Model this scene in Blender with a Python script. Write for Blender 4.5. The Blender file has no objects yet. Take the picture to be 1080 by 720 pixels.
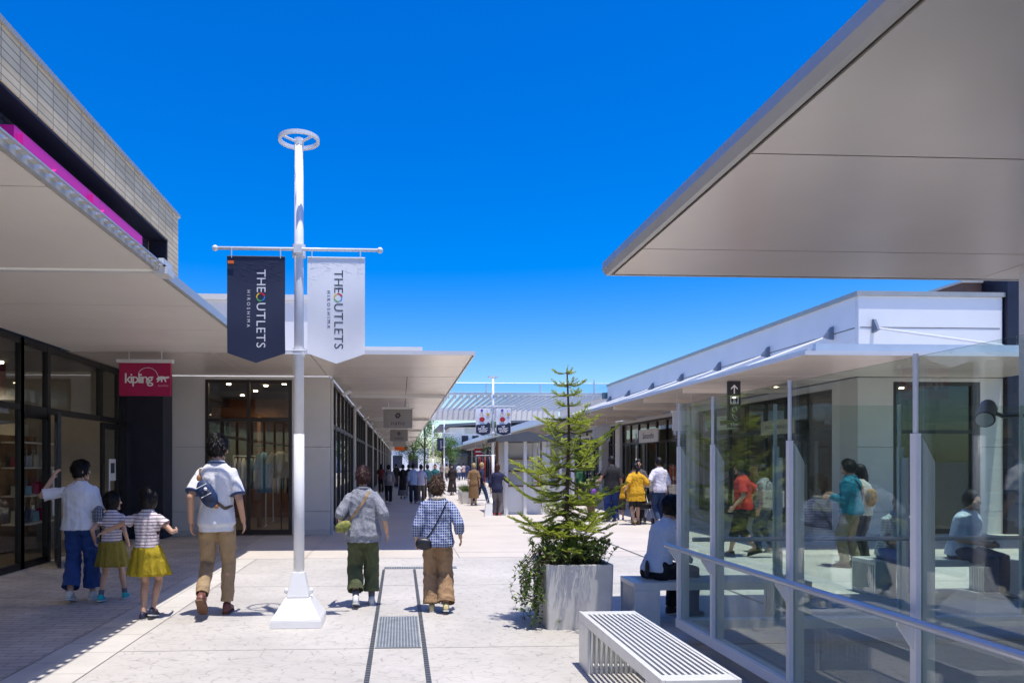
import bpy, bmesh, math, random
from mathutils import Vector, Matrix, Euler, noise
from mathutils.bvhtree import BVHTree
R = math.radians
PI = math.pi
rnd = random.Random(7)
sc = bpy.context.scene
col = sc.collection

# ------------------------------------------------------------------ camera
cam = bpy.data.cameras.new('camera'); cam_o = bpy.data.objects.new('camera', cam); col.objects.link(cam_o)
cam_o.location = (0, 0, 1.62); cam_o.rotation_euler = (R(90), 0, R(-2.8))
cam.sensor_width = 36; cam.lens = 25.0; cam.shift_x = 0.075; cam.shift_y = 0.1176
cam.clip_start = 0.05; cam.clip_end = 6000
sc.camera = cam_o
# ------------------------------------------------------------------ sky and sun
SUN = Vector((0.10, -0.17, 1.0)).normalized()
w = bpy.data.worlds.new('World'); sc.world = w; w.use_nodes = True
nt = w.node_tree; nt.nodes.clear()
sky = nt.nodes.new('ShaderNodeTexSky'); sky.sky_type = 'NISHITA'; sky.sun_disc = False
sky.sun_elevation = math.asin(SUN.z); sky.sun_rotation = math.atan2(SUN.x, SUN.y)
sky.altitude = 0; sky.air_density = 1.0; sky.dust_density = 0.8; sky.ozone_density = 3.5
hs = nt.nodes.new('ShaderNodeHueSaturation'); hs.inputs['Saturation'].default_value = 1.6; hs.inputs['Value'].default_value = 0.9; hs.inputs['Hue'].default_value = 0.516
bg = nt.nodes.new('ShaderNodeBackground'); bg.inputs['Strength'].default_value = 0.15
out = nt.nodes.new('ShaderNodeOutputWorld')
nt.links.new(sky.outputs[0], hs.inputs['Color']); nt.links.new(hs.outputs[0], bg.inputs[0]); nt.links.new(bg.outputs[0], out.inputs[0])
sl = bpy.data.lights.new('sun', 'SUN'); sl.energy = 3.5; sl.angle = R(0.5); sl.color = (1.0, 0.95, 0.88)
so = bpy.data.objects.new('sun', sl); col.objects.link(so); so.rotation_euler = (-SUN).to_track_quat('-Z', 'Y').to_euler(); so.location = (10, -17, 60)
sc.view_settings.view_transform = 'Standard'; sc.view_settings.look = 'None'; sc.view_settings.gamma = 1
sc.view_settings.exposure = 0.62; sc.view_settings.use_curve_mapping = False
sc.cycles.use_denoising = True
sc.cycles.max_bounces = 10; sc.cycles.diffuse_bounces = 5; sc.cycles.glossy_bounces = 5; sc.cycles.transparent_max_bounces = 24
sc.cycles.sample_clamp_indirect = 6
# ------------------------------------------------------------------ materials
def nodes(name):
    m = bpy.data.materials.new(name); m.use_nodes = True
    t = m.node_tree; b = t.nodes['Principled BSDF']
    return m, t, b
def N(t, typ, **kw):
    n = t.nodes.new(typ)
    for k, v in kw.items():
        if k in n.inputs: n.inputs[k].default_value = v
        else: setattr(n, k, v)
    return n
def mat(name, c, rough=0.5, metal=0.0, var=0.08, vs=3.0, bump=0.0, bs=60, spec=0.5, fine=0.0, sheen=0):
    m, t, b = nodes(name); c = tuple(c)
    b.inputs['Roughness'].default_value = rough; b.inputs['Metallic'].default_value = metal
    b.inputs['Specular IOR Level'].default_value = spec
    if sheen: b.inputs['Sheen Weight'].default_value = sheen
    tc = N(t, 'ShaderNodeTexCoord')
    n = N(t, 'ShaderNodeTexNoise', Scale=vs, Detail=5.0, Roughness=0.6); t.links.new(tc.outputs['Object'], n.inputs['Vector'])
    mx = N(t, 'ShaderNodeMix', data_type='RGBA')
    mx.inputs[6].default_value = tuple(x * (1 - var) for x in c) + (1,); mx.inputs[7].default_value = tuple(min(1, x * (1 + var)) for x in c) + (1,)
    cr = N(t, 'ShaderNodeMapRange'); cr.inputs[1].default_value = 0.3; cr.inputs[2].default_value = 0.7
    t.links.new(n.outputs['Fac'], cr.inputs[0]); t.links.new(cr.outputs[0], mx.inputs[0]); t.links.new(mx.outputs[2], b.inputs['Base Color'])
    if bump:
        n2 = N(t, 'ShaderNodeTexNoise', Scale=bs, Detail=4.0); t.links.new(tc.outputs['Object'], n2.inputs['Vector'])
        bp = N(t, 'ShaderNodeBump', Strength=bump, Distance=0.01); t.links.new(n2.outputs['Fac'], bp.inputs['Height']); t.links.new(bp.outputs[0], b.inputs['Normal'])
    m.diffuse_color = c + (1,)
    return m
def glass(name, tint, ior=1.5, rough=0.0, gain=1.0):
    m = bpy.data.materials.new(name); m.use_nodes = True; t = m.node_tree; t.nodes.clear()
    o = N(t, 'ShaderNodeOutputMaterial'); tr = N(t, 'ShaderNodeBsdfTransparent', Color=tuple(tint) + (1,)); g = N(t, 'ShaderNodeBsdfGlossy', Roughness=rough)
    gg = N(t, 'ShaderNodeNewGeometry'); im = N(t, 'ShaderNodeMapRange'); im.inputs[3].default_value = ior; im.inputs[4].default_value = 1 / ior; t.links.new(gg.outputs['Backfacing'], im.inputs[0])
    f = N(t, 'ShaderNodeFresnel'); t.links.new(im.outputs[0], f.inputs['IOR'])
    mu = N(t, 'ShaderNodeMath', operation='MULTIPLY'); mu.inputs[1].default_value = gain; mu.use_clamp = True
    mx = N(t, 'ShaderNodeMixShader'); t.links.new(f.outputs[0], mu.inputs[0]); t.links.new(mu.outputs[0], mx.inputs[0])
    t.links.new(tr.outputs[0], mx.inputs[1]); t.links.new(g.outputs[0], mx.inputs[2]); t.links.new(mx.outputs[0], o.inputs[0])
    return m
def wrinkle(m, st=0.55):
    """soft creases pressed into cloth"""
    t = m.node_tree; b = t.nodes['Principled BSDF']
    if m.get('creased') or b.inputs['Normal'].is_linked and m.get('creased'): return
    m['creased'] = 1; tc = N(t, 'ShaderNodeTexCoord'); mp = N(t, 'ShaderNodeMapping'); mp.inputs['Scale'].default_value = (1, 1, .55); mp.inputs['Rotation'].default_value = (0, .5, 0)
    n = N(t, 'ShaderNodeTexNoise', Scale=13.0, Detail=5.0, Roughness=.55, Distortion=1.6); t.links.new(tc.outputs['Object'], mp.inputs[0]); t.links.new(mp.outputs[0], n.inputs['Vector'])
    bp = N(t, 'ShaderNodeBump', Strength=st, Distance=0.03); t.links.new(n.outputs['Fac'], bp.inputs['Height'])
    if b.inputs['Normal'].is_linked: t.links.new(b.inputs['Normal'].links[0].from_socket, bp.inputs['Normal'])
    t.links.new(bp.outputs[0], b.inputs['Normal'])
def emis(name, c, s):
    m, t, b = nodes(name); b.inputs['Base Color'].default_value = tuple(c) + (1,); b.inputs['Emission Color'].default_value = tuple(c) + (1,); b.inputs['Emission Strength'].default_value = s
    return m
def brick_mat(name, c1, c2, mortar, scale, bw, rh, ms=0.01, rough=0.8, axis='XZ', bump=0.3, offs=0.5, squash=1.0, nv=0.12):
    m, t, b = nodes(name); b.inputs['Roughness'].default_value = rough
    tc = N(t, 'ShaderNodeTexCoord'); sp = N(t, 'ShaderNodeSeparateXYZ'); cb = N(t, 'ShaderNodeCombineXYZ')
    t.links.new(tc.outputs['Object'], sp.inputs[0])
    t.links.new(sp.outputs['XYZ'.index(axis[0])], cb.inputs[0]); t.links.new(sp.outputs['XYZ'.index(axis[1])], cb.inputs[1])
    br = N(t, 'ShaderNodeTexBrick', Scale=scale); br.offset = offs
    br.inputs['Color1'].default_value = tuple(c1) + (1,); br.inputs['Color2'].default_value = tuple(c2) + (1,); br.inputs['Mortar'].default_value = tuple(mortar) + (1,)
    br.inputs['Mortar Size'].default_value = ms; br.inputs['Brick Width'].default_value = bw; br.inputs['Row Height'].default_value = rh; br.inputs['Mortar Smooth'].default_value = 0.2
    t.links.new(cb.outputs[0], br.inputs['Vector'])
    n = N(t, 'ShaderNodeTexNoise', Scale=1.3, Detail=6.0, Roughness=0.65); t.links.new(tc.outputs['Object'], n.inputs['Vector'])
    mr = N(t, 'ShaderNodeMapRange'); mr.inputs[1].default_value = 0.3; mr.inputs[2].default_value = 0.7; mr.inputs[3].default_value = 1 - nv; mr.inputs[4].default_value = 1 + nv
    t.links.new(n.outputs['Fac'], mr.inputs[0])
    mx = N(t, 'ShaderNodeMix', data_type='RGBA', blend_type='MULTIPLY'); mx.inputs[0].default_value = 1
    t.links.new(br.outputs['Color'], mx.inputs[6]); t.links.new(mr.outputs[0], mx.inputs[7]); t.links.new(mx.outputs[2], b.inputs['Base Color'])
    bp = N(t, 'ShaderNodeBump', Strength=bump, Distance=0.01); bp.invert = True
    t.links.new(br.outputs['Fac'], bp.inputs['Height']); t.links.new(bp.outputs[0], b.inputs['Normal'])
    return m
def stamped(name, base, dark):
    """pale concrete pressed with irregular stone-like joints, scuffed so only some joints read"""
    m, t, b = nodes(name); b.inputs['Roughness'].default_value = 0.75
    tc = N(t, 'ShaderNodeTexCoord')
    wn = N(t, 'ShaderNodeTexNoise', Scale=1.6, Detail=2.0); t.links.new(tc.outputs['Object'], wn.inputs['Vector'])
    ma = N(t, 'ShaderNodeMix', data_type='VECTOR'); ma.inputs[0].default_value = 0.14
    t.links.new(tc.outputs['Object'], ma.inputs[4]); t.links.new(wn.outputs['Color'], ma.inputs[5])
    mp = N(t, 'ShaderNodeMapping'); mp.inputs['Scale'].default_value = (1.0, 1.7, 1); mp.inputs['Rotation'].default_value = (0, 0, 0.5); t.links.new(ma.outputs[1], mp.inputs['Vector'])
    v = N(t, 'ShaderNodeTexVoronoi', feature='DISTANCE_TO_EDGE', Scale=10.0); t.links.new(mp.outputs[0], v.inputs['Vector'])
    r1 = N(t, 'ShaderNodeMapRange'); r1.inputs[1].default_value = 0.0; r1.inputs[2].default_value = 0.075; r1.inputs[3].default_value = 1; r1.inputs[4].default_value = 0
    t.links.new(v.outputs['Distance'], r1.inputs[0])
    n2 = N(t, 'ShaderNodeTexNoise', Scale=9, Detail=4.0); t.links.new(tc.outputs['Object'], n2.inputs['Vector'])
    r2 = N(t, 'ShaderNodeMapRange'); r2.inputs[1].default_value = 0.40; r2.inputs[2].default_value = 0.72; t.links.new(n2.outputs['Fac'], r2.inputs[0])
    mu = N(t, 'ShaderNodeMath', operation='MULTIPLY'); t.links.new(r1.outputs[0], mu.inputs[0]); t.links.new(r2.outputs[0], mu.inputs[1])
    n3 = N(t, 'ShaderNodeTexNoise', Scale=0.55, Detail=7.0, Roughness=0.62); t.links.new(tc.outputs['Object'], n3.inputs['Vector'])
    c3 = N(t, 'ShaderNodeMix', data_type='RGBA'); c3.inputs[6].default_value = tuple(x * 0.78 for x in base) + (1,); c3.inputs[7].default_value = tuple(x * 1.1 for x in base) + (1,)
    r3 = N(t, 'ShaderNodeMapRange'); r3.inputs[1].default_value = 0.3; r3.inputs[2].default_value = 0.7; t.links.new(n3.outputs['Fac'], r3.inputs[0]); t.links.new(r3.outputs[0], c3.inputs[0])
    mx = N(t, 'ShaderNodeMix', data_type='RGBA'); mx.inputs[7].default_value = tuple(dark) + (1,)
    mq = N(t, 'ShaderNodeMath', operation='MULTIPLY'); mq.inputs[1].default_value = 0.75; t.links.new(mu.outputs[0], mq.inputs[0])
    t.links.new(mq.outputs[0], mx.inputs[0]); t.links.new(c3.outputs[2], mx.inputs[6])
    gv = N(t, 'ShaderNodeTexVoronoi', Scale=2.6); t.links.new(tc.outputs['Object'], gv.inputs['Vector'])   # trodden gum and small stains
    gr = N(t, 'ShaderNodeMapRange'); gr.inputs[1].default_value = 0.035; gr.inputs[2].default_value = 0.06; gr.inputs[3].default_value = 0.35; gr.inputs[4].default_value = 0; t.links.new(gv.outputs['Distance'], gr.inputs[0])
    g2 = N(t, 'ShaderNodeMix', data_type='RGBA'); g2.inputs[7].default_value = tuple(dark) + (1,); t.links.new(gr.outputs[0], g2.inputs[0]); t.links.new(mx.outputs[2], g2.inputs[6]); t.links.new(g2.outputs[2], b.inputs['Base Color'])
    bp = N(t, 'ShaderNodeBump', Strength=0.5, Distance=0.012); bp.invert = True
    n4 = N(t, 'ShaderNodeTexNoise', Scale=18, Detail=5.0); t.links.new(tc.outputs['Object'], n4.inputs['Vector'])
    ad = N(t, 'ShaderNodeMath', operation='ADD'); t.links.new(mu.outputs[0], ad.inputs[0]); t.links.new(n4.outputs['Fac'], ad.inputs[1])
    t.links.new(ad.outputs[0], bp.inputs['Height']); t.links.new(bp.outputs[0], b.inputs['Normal'])
    return m
def pattern(name, kind, c1, c2, s1=70, s2=70, width=0.35):
    """checked / striped / speckled cloth, in the wearer's own coordinates"""
    m, t, b = nodes(name); b.inputs['Roughness'].default_value = 0.9; b.inputs['Specular IOR Level'].default_value = 0.2
    tc = N(t, 'ShaderNodeTexCoord'); sp = N(t, 'ShaderNodeSeparateXYZ'); t.links.new(tc.outputs['Object'], sp.inputs[0])
    def band(o, s, wd):
        a = N(t, 'ShaderNodeMath', operation='MULTIPLY'); a.inputs[1].default_value = s; t.links.new(o, a.inputs[0])
        f = N(t, 'ShaderNodeMath', operation='FRACT'); t.links.new(a.outputs[0], f.inputs[0])
        g = N(t, 'ShaderNodeMath', operation='LESS_THAN'); g.inputs[1].default_value = wd; t.links.new(f.outputs[0], g.inputs[0]); return g.outputs[0]
    mx = N(t, 'ShaderNodeMix', data_type='RGBA'); mx.inputs[6].default_value = tuple(c1) + (1,); mx.inputs[7].default_value = tuple(c2) + (1,)
    if kind == 'stripe': fac = band(sp.outputs[2], s1, width)
    elif kind == 'check':
        a = band(sp.outputs[2], s1, width); e = band(sp.outputs[0], s2, width)
        mm = N(t, 'ShaderNodeMath', operation='MAXIMUM'); t.links.new(a, mm.inputs[0]); t.links.new(e, mm.inputs[1]); fac = mm.outputs[0]
    else:
        nn = N(t, 'ShaderNodeTexNoise', Scale=s1, Detail=3.0); t.links.new(tc.outputs['Object'], nn.inputs['Vector'])
        g = N(t, 'ShaderNodeMapRange'); g.inputs[1].default_value = 0.5 - width * 0.2; g.inputs[2].default_value = 0.5 + width * 0.2; t.links.new(nn.outputs['Fac'], g.inputs[0]); fac = g.outputs[0]
    t.links.new(fac, mx.inputs[0]); t.links.new(mx.outputs[2], b.inputs['Base Color'])
    return m
def foliage(name, c, tip):
    """leaf colour varies leaf by leaf; young growth (attribute 'young') is yellower"""
    m, t, b = nodes(name); b.inputs['Roughness'].default_value = 0.45; b.inputs['Specular IOR Level'].default_value = 0.35
    at = N(t, 'ShaderNodeAttribute', attribute_name='young')
    g = N(t, 'ShaderNodeNewGeometry')
    mx = N(t, 'ShaderNodeMix', data_type='RGBA'); mx.inputs[6].default_value = tuple(c) + (1,); mx.inputs[7].default_value = tuple(tip) + (1,)
    t.links.new(at.outputs['Fac'], mx.inputs[0])
    mr = N(t, 'ShaderNodeMapRange'); mr.inputs[3].default_value = 0.65; mr.inputs[4].default_value = 1.35; t.links.new(g.outputs['Random Per Island'], mr.inputs[0])
    m2 = N(t, 'ShaderNodeMix', data_type='RGBA', blend_type='MULTIPLY'); m2.inputs[0].default_value = 1
    t.links.new(mx.outputs[2], m2.inputs[6]); t.links.new(mr.outputs[0], m2.inputs[7]); t.links.new(m2.outputs[2], b.inputs['Base Color'])
    tl = N(t, 'ShaderNodeBsdfTranslucent'); t.links.new(m2.outputs[2], tl.inputs['Color'])
    ms = N(t, 'ShaderNodeMixShader'); ms.inputs[0].default_value = 0.3
    o = t.nodes['Material Output']; t.links.new(b.outputs[0], ms.inputs[1]); t.links.new(tl.outputs[0], ms.inputs[2]); t.links.new(ms.outputs[0], o.inputs[0])
    return m
def soffit(name, c, rough, metal=0.0):
    m = mat(name, c, rough=rough, metal=metal, var=0.05, vs=0.6, spec=0.7, bump=0.05, bs=1.2); return m

M = dict(
    white=mat('white_paint', (0.78, 0.78, 0.77), 0.35, var=0.03), pole=mat('pole_paint', (0.8, 0.8, 0.8), 0.3, var=0.03, vs=8),
    wallw=mat('white_render', (0.84, 0.84, 0.83), 0.6, var=0.03, vs=1.2), coping=mat('coping_metal', (0.42, 0.41, 0.38), 0.4, metal=0.3, var=0.08),
    panel=mat('pale_wall_panel', (0.66, 0.63, 0.58), 0.55, var=0.05, vs=1.1), joint=mat('joint_dark', (0.06, 0.055, 0.05), 0.8),
    soff=soffit('soffit_panel', (0.92, 0.82, 0.70), 0.26, .2), soffa=soffit('soffit_panel_left', (0.93, 0.86, 0.76), 0.35, 0), soffc=soffit('soffit_panel_near', (0.76, 0.70, 0.63), 0.3, .45),
    fascia=mat('fascia_metal', (0.55, 0.54, 0.51), 0.35, metal=0.2, var=0.04), fasciaw=mat('fascia_white', (0.75, 0.74, 0.71), 0.4, var=0.03),
    black=mat('black_frame', (0.012, 0.011, 0.011), 0.35, var=0.2), brown=mat('bronze_frame', (0.03, 0.02, 0.015), 0.4, var=0.15),
    navy=mat('navy_cladding', (0.012, 0.013, 0.03), 0.45, var=0.2), navyp=mat('navy_panel', (0.03, 0.035, 0.075), 0.5, var=0.15),
    pink=mat('magenta_letters', (0.75, 0.02, 0.33), 0.4, var=0.04), crimson=mat('crimson_sign', (0.42, 0.004, 0.075), 0.5, var=0.04),
    lett=mat('pale_lettering', (0.85, 0.83, 0.82), 0.5, var=0.02), dlett=mat('dark_lettering', (0.05, 0.05, 0.07), 0.6), rosel=mat('pale_pink_lettering', (0.85, 0.45, 0.55), 0.5),
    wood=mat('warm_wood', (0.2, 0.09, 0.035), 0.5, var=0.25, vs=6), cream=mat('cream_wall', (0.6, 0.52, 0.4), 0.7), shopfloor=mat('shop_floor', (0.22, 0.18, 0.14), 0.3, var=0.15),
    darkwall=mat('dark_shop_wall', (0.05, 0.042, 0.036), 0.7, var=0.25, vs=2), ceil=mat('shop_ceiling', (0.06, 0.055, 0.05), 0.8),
    pane=glass('window_glass', (0.86, 0.88, 0.87), 1.5, gain=1.3), screen=glass('screen_glass', (0.89, 0.955, 0.925), 1.5, gain=1.5),
    rail=glass('balustrade_glass', (0.75, 0.88, 0.95), 1.5, gain=1.3),
    steel=mat('galvanised_post', (0.74, 0.76, 0.78), 0.35, metal=0.15, var=0.06), steelw=mat('screen_frame_paint', (0.84, 0.84, 0.85), 0.4, var=0.04), tube=mat('steel_tube', (0.62, 0.65, 0.7), 0.3, metal=0.4, var=0.05),
    bench=mat('bench_steel', (0.72, 0.72, 0.7), 0.35, metal=0.15, var=0.06, vs=9), planter=mat('planter_concrete', (0.62, 0.61, 0.59), 0.7, var=0.1, vs=4, bump=0.15),
    kerb=mat('kerb_stone', (0.36, 0.37, 0.38), 0.7, bump=0.2), slot=mat('drain_slot', (0.06, 0.065, 0.075), 0.7), grate=mat('grate_metal', (0.16, 0.18, 0.2), 0.45, metal=0.5, var=0.15),
    stamped=stamped('stamped_concrete', (0.50, 0.475, 0.44), (0.2, 0.185, 0.17)), smooth=mat('smooth_paving', (0.53, 0.485, 0.43), 0.7, var=0.09, vs=0.7, bump=0.12, bs=80),
    strip=brick_mat('border_paving', (0.55, 0.52, 0.47), (0.49, 0.465, 0.425), (0.3, 0.28, 0.26), 1, 0.62, 0.3, ms=0.006, axis='YX', bump=0.3),
    pavers=brick_mat('arcade_pavers', (0.54, 0.485, 0.425), (0.45, 0.405, 0.36), (0.22, 0.20, 0.18), 1, 0.3, 0.1, ms=0.005, axis='XY', bump=0.5, nv=0.2),
    ground=mat('outer_ground', (0.4, 0.38, 0.35), 0.8, var=0.1, vs=0.3), tile=brick_mat('beige_tiles', (0.68, 0.55, 0.36), (0.58, 0.46, 0.29), (0.26, 0.22, 0.16), 1, 0.42, 0.105, ms=0.009, axis='YZ', bump=0.4, offs=0.0),
    tilex=brick_mat('beige_tiles_end', (0.68, 0.55, 0.36), (0.58, 0.46, 0.29), (0.26, 0.22, 0.16), 1, 0.42, 0.105, ms=0.009, axis='XZ', bump=0.4, offs=0.0),
    brickr=brick_mat('brown_brick', (0.2, 0.1, 0.07), (0.15, 0.08, 0.06), (0.12, 0.1, 0.09), 1, 0.25, 0.08, axis='XZ'),
    bannerd=mat('banner_navy_cloth', (0.02, 0.028, 0.065), 0.7, var=0.1), bannerw=mat('banner_white_cloth', (0.9, 0.9, 0.9), 0.7, var=0.02), bannerline=mat('banner_line', (0.06, 0.075, 0.13), 0.7), bannerlg=mat('banner_line_grey', (0.70, 0.70, 0.73), 0.7),
    sgrey=mat('grey_sign', (0.3, 0.28, 0.26), 0.6), orange=mat('orange_sign', (0.85, 0.16, 0.02), 0.6), signw=mat('white_sign', (0.7, 0.68, 0.63), 0.5), signc=mat('cream_sign', (0.62, 0.56, 0.4), 0.5), signk=mat('black_sign', (0.02, 0.018, 0.018), 0.4), signr=mat('red_sign', (0.5, 0.02, 0.02), 0.5),
    bark=mat('bark', (0.1, 0.065, 0.04), 0.9, var=0.3, vs=20, bump=0.4), soil=mat('soil', (0.05, 0.035, 0.025), 0.95),
    fir=foliage('fir_needles', (0.08, 0.16, 0.03), (0.56, 0.64, 0.08)), shrub=foliage('shrub_leaves', (0.08, 0.16, 0.035), (0.3, 0.38, 0.09)), leaf=foliage('tree_leaves', (0.08, 0.17, 0.035), (0.2, 0.33, 0.06)),
    lamp=emis('lamp_glow', (1.0, 0.78, 0.5), 14), blue=mat('blue_seat', (0.03, 0.12, 0.35), 0.5), red=mat('red_cloth', (0.45, 0.02, 0.02), 0.8), purple=mat('purple_cloth', (0.2, 0.05, 0.4), 0.8),
)
for nm, c in dict(skin=(0.56, 0.33, 0.22), skin2=(0.5, 0.28, 0.18)).items():
    M[nm] = mat(nm + '_tone', c, 0.5, var=0.06, vs=12); b = M[nm].node_tree.nodes['Principled BSDF']; b.inputs['Subsurface Weight'].default_value = 0.08; b.inputs['Subsurface Scale'].default_value = 0.01
def cloth(c, var=0.08): return mat('cloth', c, 0.9, var=var, vs=14, bump=0.25, bs=260, spec=0.15, sheen=0.1)
def hairm(c):
    m = mat('hair', c, 0.45, var=0.35, vs=40, spec=0.25)
    t = m.node_tree; tc = [n for n in t.nodes if n.type == 'TEX_COORD'][0]; b = t.nodes['Principled BSDF']
    mp = N(t, 'ShaderNodeMapping'); mp.inputs['Scale'].default_value = (180, 180, 22); t.links.new(tc.outputs['Object'], mp.inputs[0])
    n = N(t, 'ShaderNodeTexNoise', Scale=1.0, Detail=3.0); t.links.new(mp.outputs[0], n.inputs['Vector'])
    bp = N(t, 'ShaderNodeBump', Strength=0.7, Distance=0.006); t.links.new(n.outputs['Fac'], bp.inputs['Height']); t.links.new(bp.outputs[0], b.inputs['Normal'])
    return m
# ------------------------------------------------------------------ mesh building
def acc(o):
    v = Vector((0, 0, 0))
    while o is not None: v += o.location; o = o.parent
    return v
class MB:
    def __init__(s): s.v = []; s.f = []; s.y = []; s.st = []
    def add(s, vs, fs):
        k = len(s.v); s.st.append(k); s.v += [Vector(p) for p in vs]; s.f += [tuple(i + k for i in f) for f in fs]; return s
    def box(s, x0, x1, y0, y1, z0, z1):
        if x0 > x1: x0, x1 = x1, x0
        if y0 > y1: y0, y1 = y1, y0
        return s.add([(x0, y0, z0), (x1, y0, z0), (x1, y1, z0), (x0, y1, z0), (x0, y0, z1), (x1, y0, z1), (x1, y1, z1), (x0, y1, z1)],
                     [(0, 3, 2, 1), (4, 5, 6, 7), (0, 1, 5, 4), (1, 2, 6, 5), (2, 3, 7, 6), (3, 0, 4, 7)])
    def prism(s, pts, ax, a, b):
        """closed outline extruded along axis ax from a to b"""
        n = len(pts)
        def P(p, t): return {'x': (t, p[0], p[1]), 'y': (p[0], t, p[1]), 'z': (p[0], p[1], t)}[ax]
        vs = [P(p, a) for p in pts] + [P(p, b) for p in pts]
        return s.add(vs, [tuple(range(n))[::-1], tuple(range(n, 2 * n))] + [(i, (i + 1) % n, n + (i + 1) % n, n + i) for i in range(n)])
    def tube(s, pts, rad, n=12, ry=None, cap=True, up=None):
        pts = [Vector(p) for p in pts]; m = len(pts)
        if not isinstance(rad, (list, tuple)): rad = [rad] * m
        if ry is None: ry = rad
        elif not isinstance(ry, (list, tuple)): ry = [ry] * m
        k = len(s.v); u = Vector(up) if up else None
        for i, p in enumerate(pts):
            d = (pts[min(i + 1, m - 1)] - pts[max(i - 1, 0)]).normalized()
            if u is None:
                u = Vector((1, 0, 0)) if abs(d.x) < 0.9 else Vector((0, 1, 0))
            a = (u - d * u.dot(d)).normalized(); b = d.cross(a); u = a
            for j in range(n):
                t = 2 * PI * j / n; s.v.append(p + a * math.cos(t) * rad[i] + b * math.sin(t) * ry[i])
        for i in range(m - 1):
            for j in range(n):
                s.f.append((k + i * n + j, k + i * n + (j + 1) % n, k + (i + 1) * n + (j + 1) % n, k + (i + 1) * n + j))
        if cap:
            s.f.append(tuple(k + j for j in range(n))[::-1]); s.f.append(tuple(k + (m - 1) * n + j for j in range(n)))
        return s
    def capsule(s, a, b, r0, r1, n=14, ry=None, up=None):
        """tapered limb segment with rounded ends"""
        a = Vector(a); b = Vector(b); d = (b - a); L = d.length; d = d / max(L, 1e-6); f = 1 if ry is None else ry
        pts = []; rs = []
        for k in range(5):
            t = PI / 2 * k / 4; pts.append(a - d * r0 * math.cos(t)); rs.append(max(r0 * math.sin(t), 1e-4))
        pts.append((a + b) / 2); rs.append((r0 + r1) / 2)
        for k in range(5):
            t = PI / 2 * (4 - k) / 4; pts.append(b + d * r1 * math.cos(t)); rs.append(max(r1 * math.sin(t), 1e-4))
        return s.tube(pts, rs, n, [r * f for r in rs], up=up)
    def ball(s, c, r, n=12, m=8):
        c = Vector(c); r = (r, r, r) if not isinstance(r, (tuple, list)) else r
        k = len(s.v); s.v.append(c + Vector((0, 0, -r[2])))
        for i in range(1, m):
            ph = -PI / 2 + PI * i / m
            for j in range(n):
                t = 2 * PI * j / n; s.v.append(c + Vector((r[0] * math.cos(ph) * math.cos(t), r[1] * math.cos(ph) * math.sin(t), r[2] * math.sin(ph))))
        s.v.append(c + Vector((0, 0, r[2]))); top = len(s.v) - 1
        for j in range(n): s.f.append((k, k + 1 + (j + 1) % n, k + 1 + j)); s.f.append((top, top - n + j, top - n + (j + 1) % n))
        for i in range(m - 2):
            for j in range(n):
                a = k + 1 + i * n + j; b = k + 1 + i * n + (j + 1) % n; s.f.append((a, b, b + n, a + n))
        return s
    def rings(s, rings, cap=True):
        k = len(s.v); n = len(rings[0])
        for r in rings: s.v += [Vector(p) for p in r]
        for i in range(len(rings) - 1):
            for j in range(n):
                s.f.append((k + i * n + j, k + i * n + (j + 1) % n, k + (i + 1) * n + (j + 1) % n, k + (i + 1) * n + j))
        if cap: s.f.append(tuple(k + j for j in range(n))[::-1]); s.f.append(tuple(k + (len(rings) - 1) * n + j for j in range(n)))
        return s
    def mesh(s, name='m', off=Vector((0, 0, 0))):
        me = bpy.data.meshes.new(name); me.from_pydata([p - off for p in s.v], [], s.f); me.update(); return me
    def each(s, name, m, parent=None, **k):
        """one object for every separate piece added"""
        st = s.st + [len(s.v)]; out_ = []
        for a, b in zip(st[:-1], st[1:]):
            q_ = MB(); q_.v = s.v[a:b]; q_.f = [tuple(i - a for i in f) for f in s.f if a <= f[0] < b]; out_.append(q_.build(name, m, parent, **k))
        return out_[0]
    def build(s, name, m, parent=None, smooth=False, bevel=0.0, loc=None):
        off = acc(parent) if parent else Vector(loc or (0, 0, 0))
        me = s.mesh(name, off)
        if bevel:
            bm = bmesh.new(); bm.from_mesh(me)
            es = [e for e in bm.edges if len(e.link_faces) == 2 and e.calc_face_angle(0) > 0.6]
            bmesh.ops.bevel(bm, geom=es, offset=bevel, segments=2, affect='EDGES', profile=0.5, clamp_overlap=True)
            bm.to_mesh(me); bm.free()
        if s.y:
            at = me.attributes.new('young', 'FLOAT', 'POINT'); at.data.foreach_set('value', s.y[:len(me.vertices)])
        me.materials.append(m)
        if smooth: me.shade_smooth()
        return link(name, me, parent, loc)
def link(name, me, parent=None, loc=None):
    o = bpy.data.objects.new(name, me); col.objects.link(o)
    if parent is not None: o.parent = parent
    elif loc: o.location = loc
    return o
def tag(o, label, cat, group=None):
    o['label'] = label; o['category'] = cat
    if group: o['group'] = group
    return o
def thing(name, label, cat, loc=(0, 0, 0), group=None):
    o = bpy.data.objects.new(name, None); col.objects.link(o); o.location = loc; o.empty_display_size = 0.2
    return tag(o, label, cat, group)
def struct(o): o['kind'] = 'structure'; return o
def kids(o): return [c for c in bpy.data.objects if c.parent is o]
def copy_tree(o, parent=None):
    ch = kids(o); c = o.copy(); col.objects.link(c)
    if parent is not None: c.parent = parent
    for k in ch: copy_tree(k, c)
    return c
def dup(o, loc, rz=0, label=None, group=None):
    c = copy_tree(o); c.location = loc; c.rotation_euler = (0, 0, rz)
    if label: c['label'] = label
    if group: c['group'] = group
    return c
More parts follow.
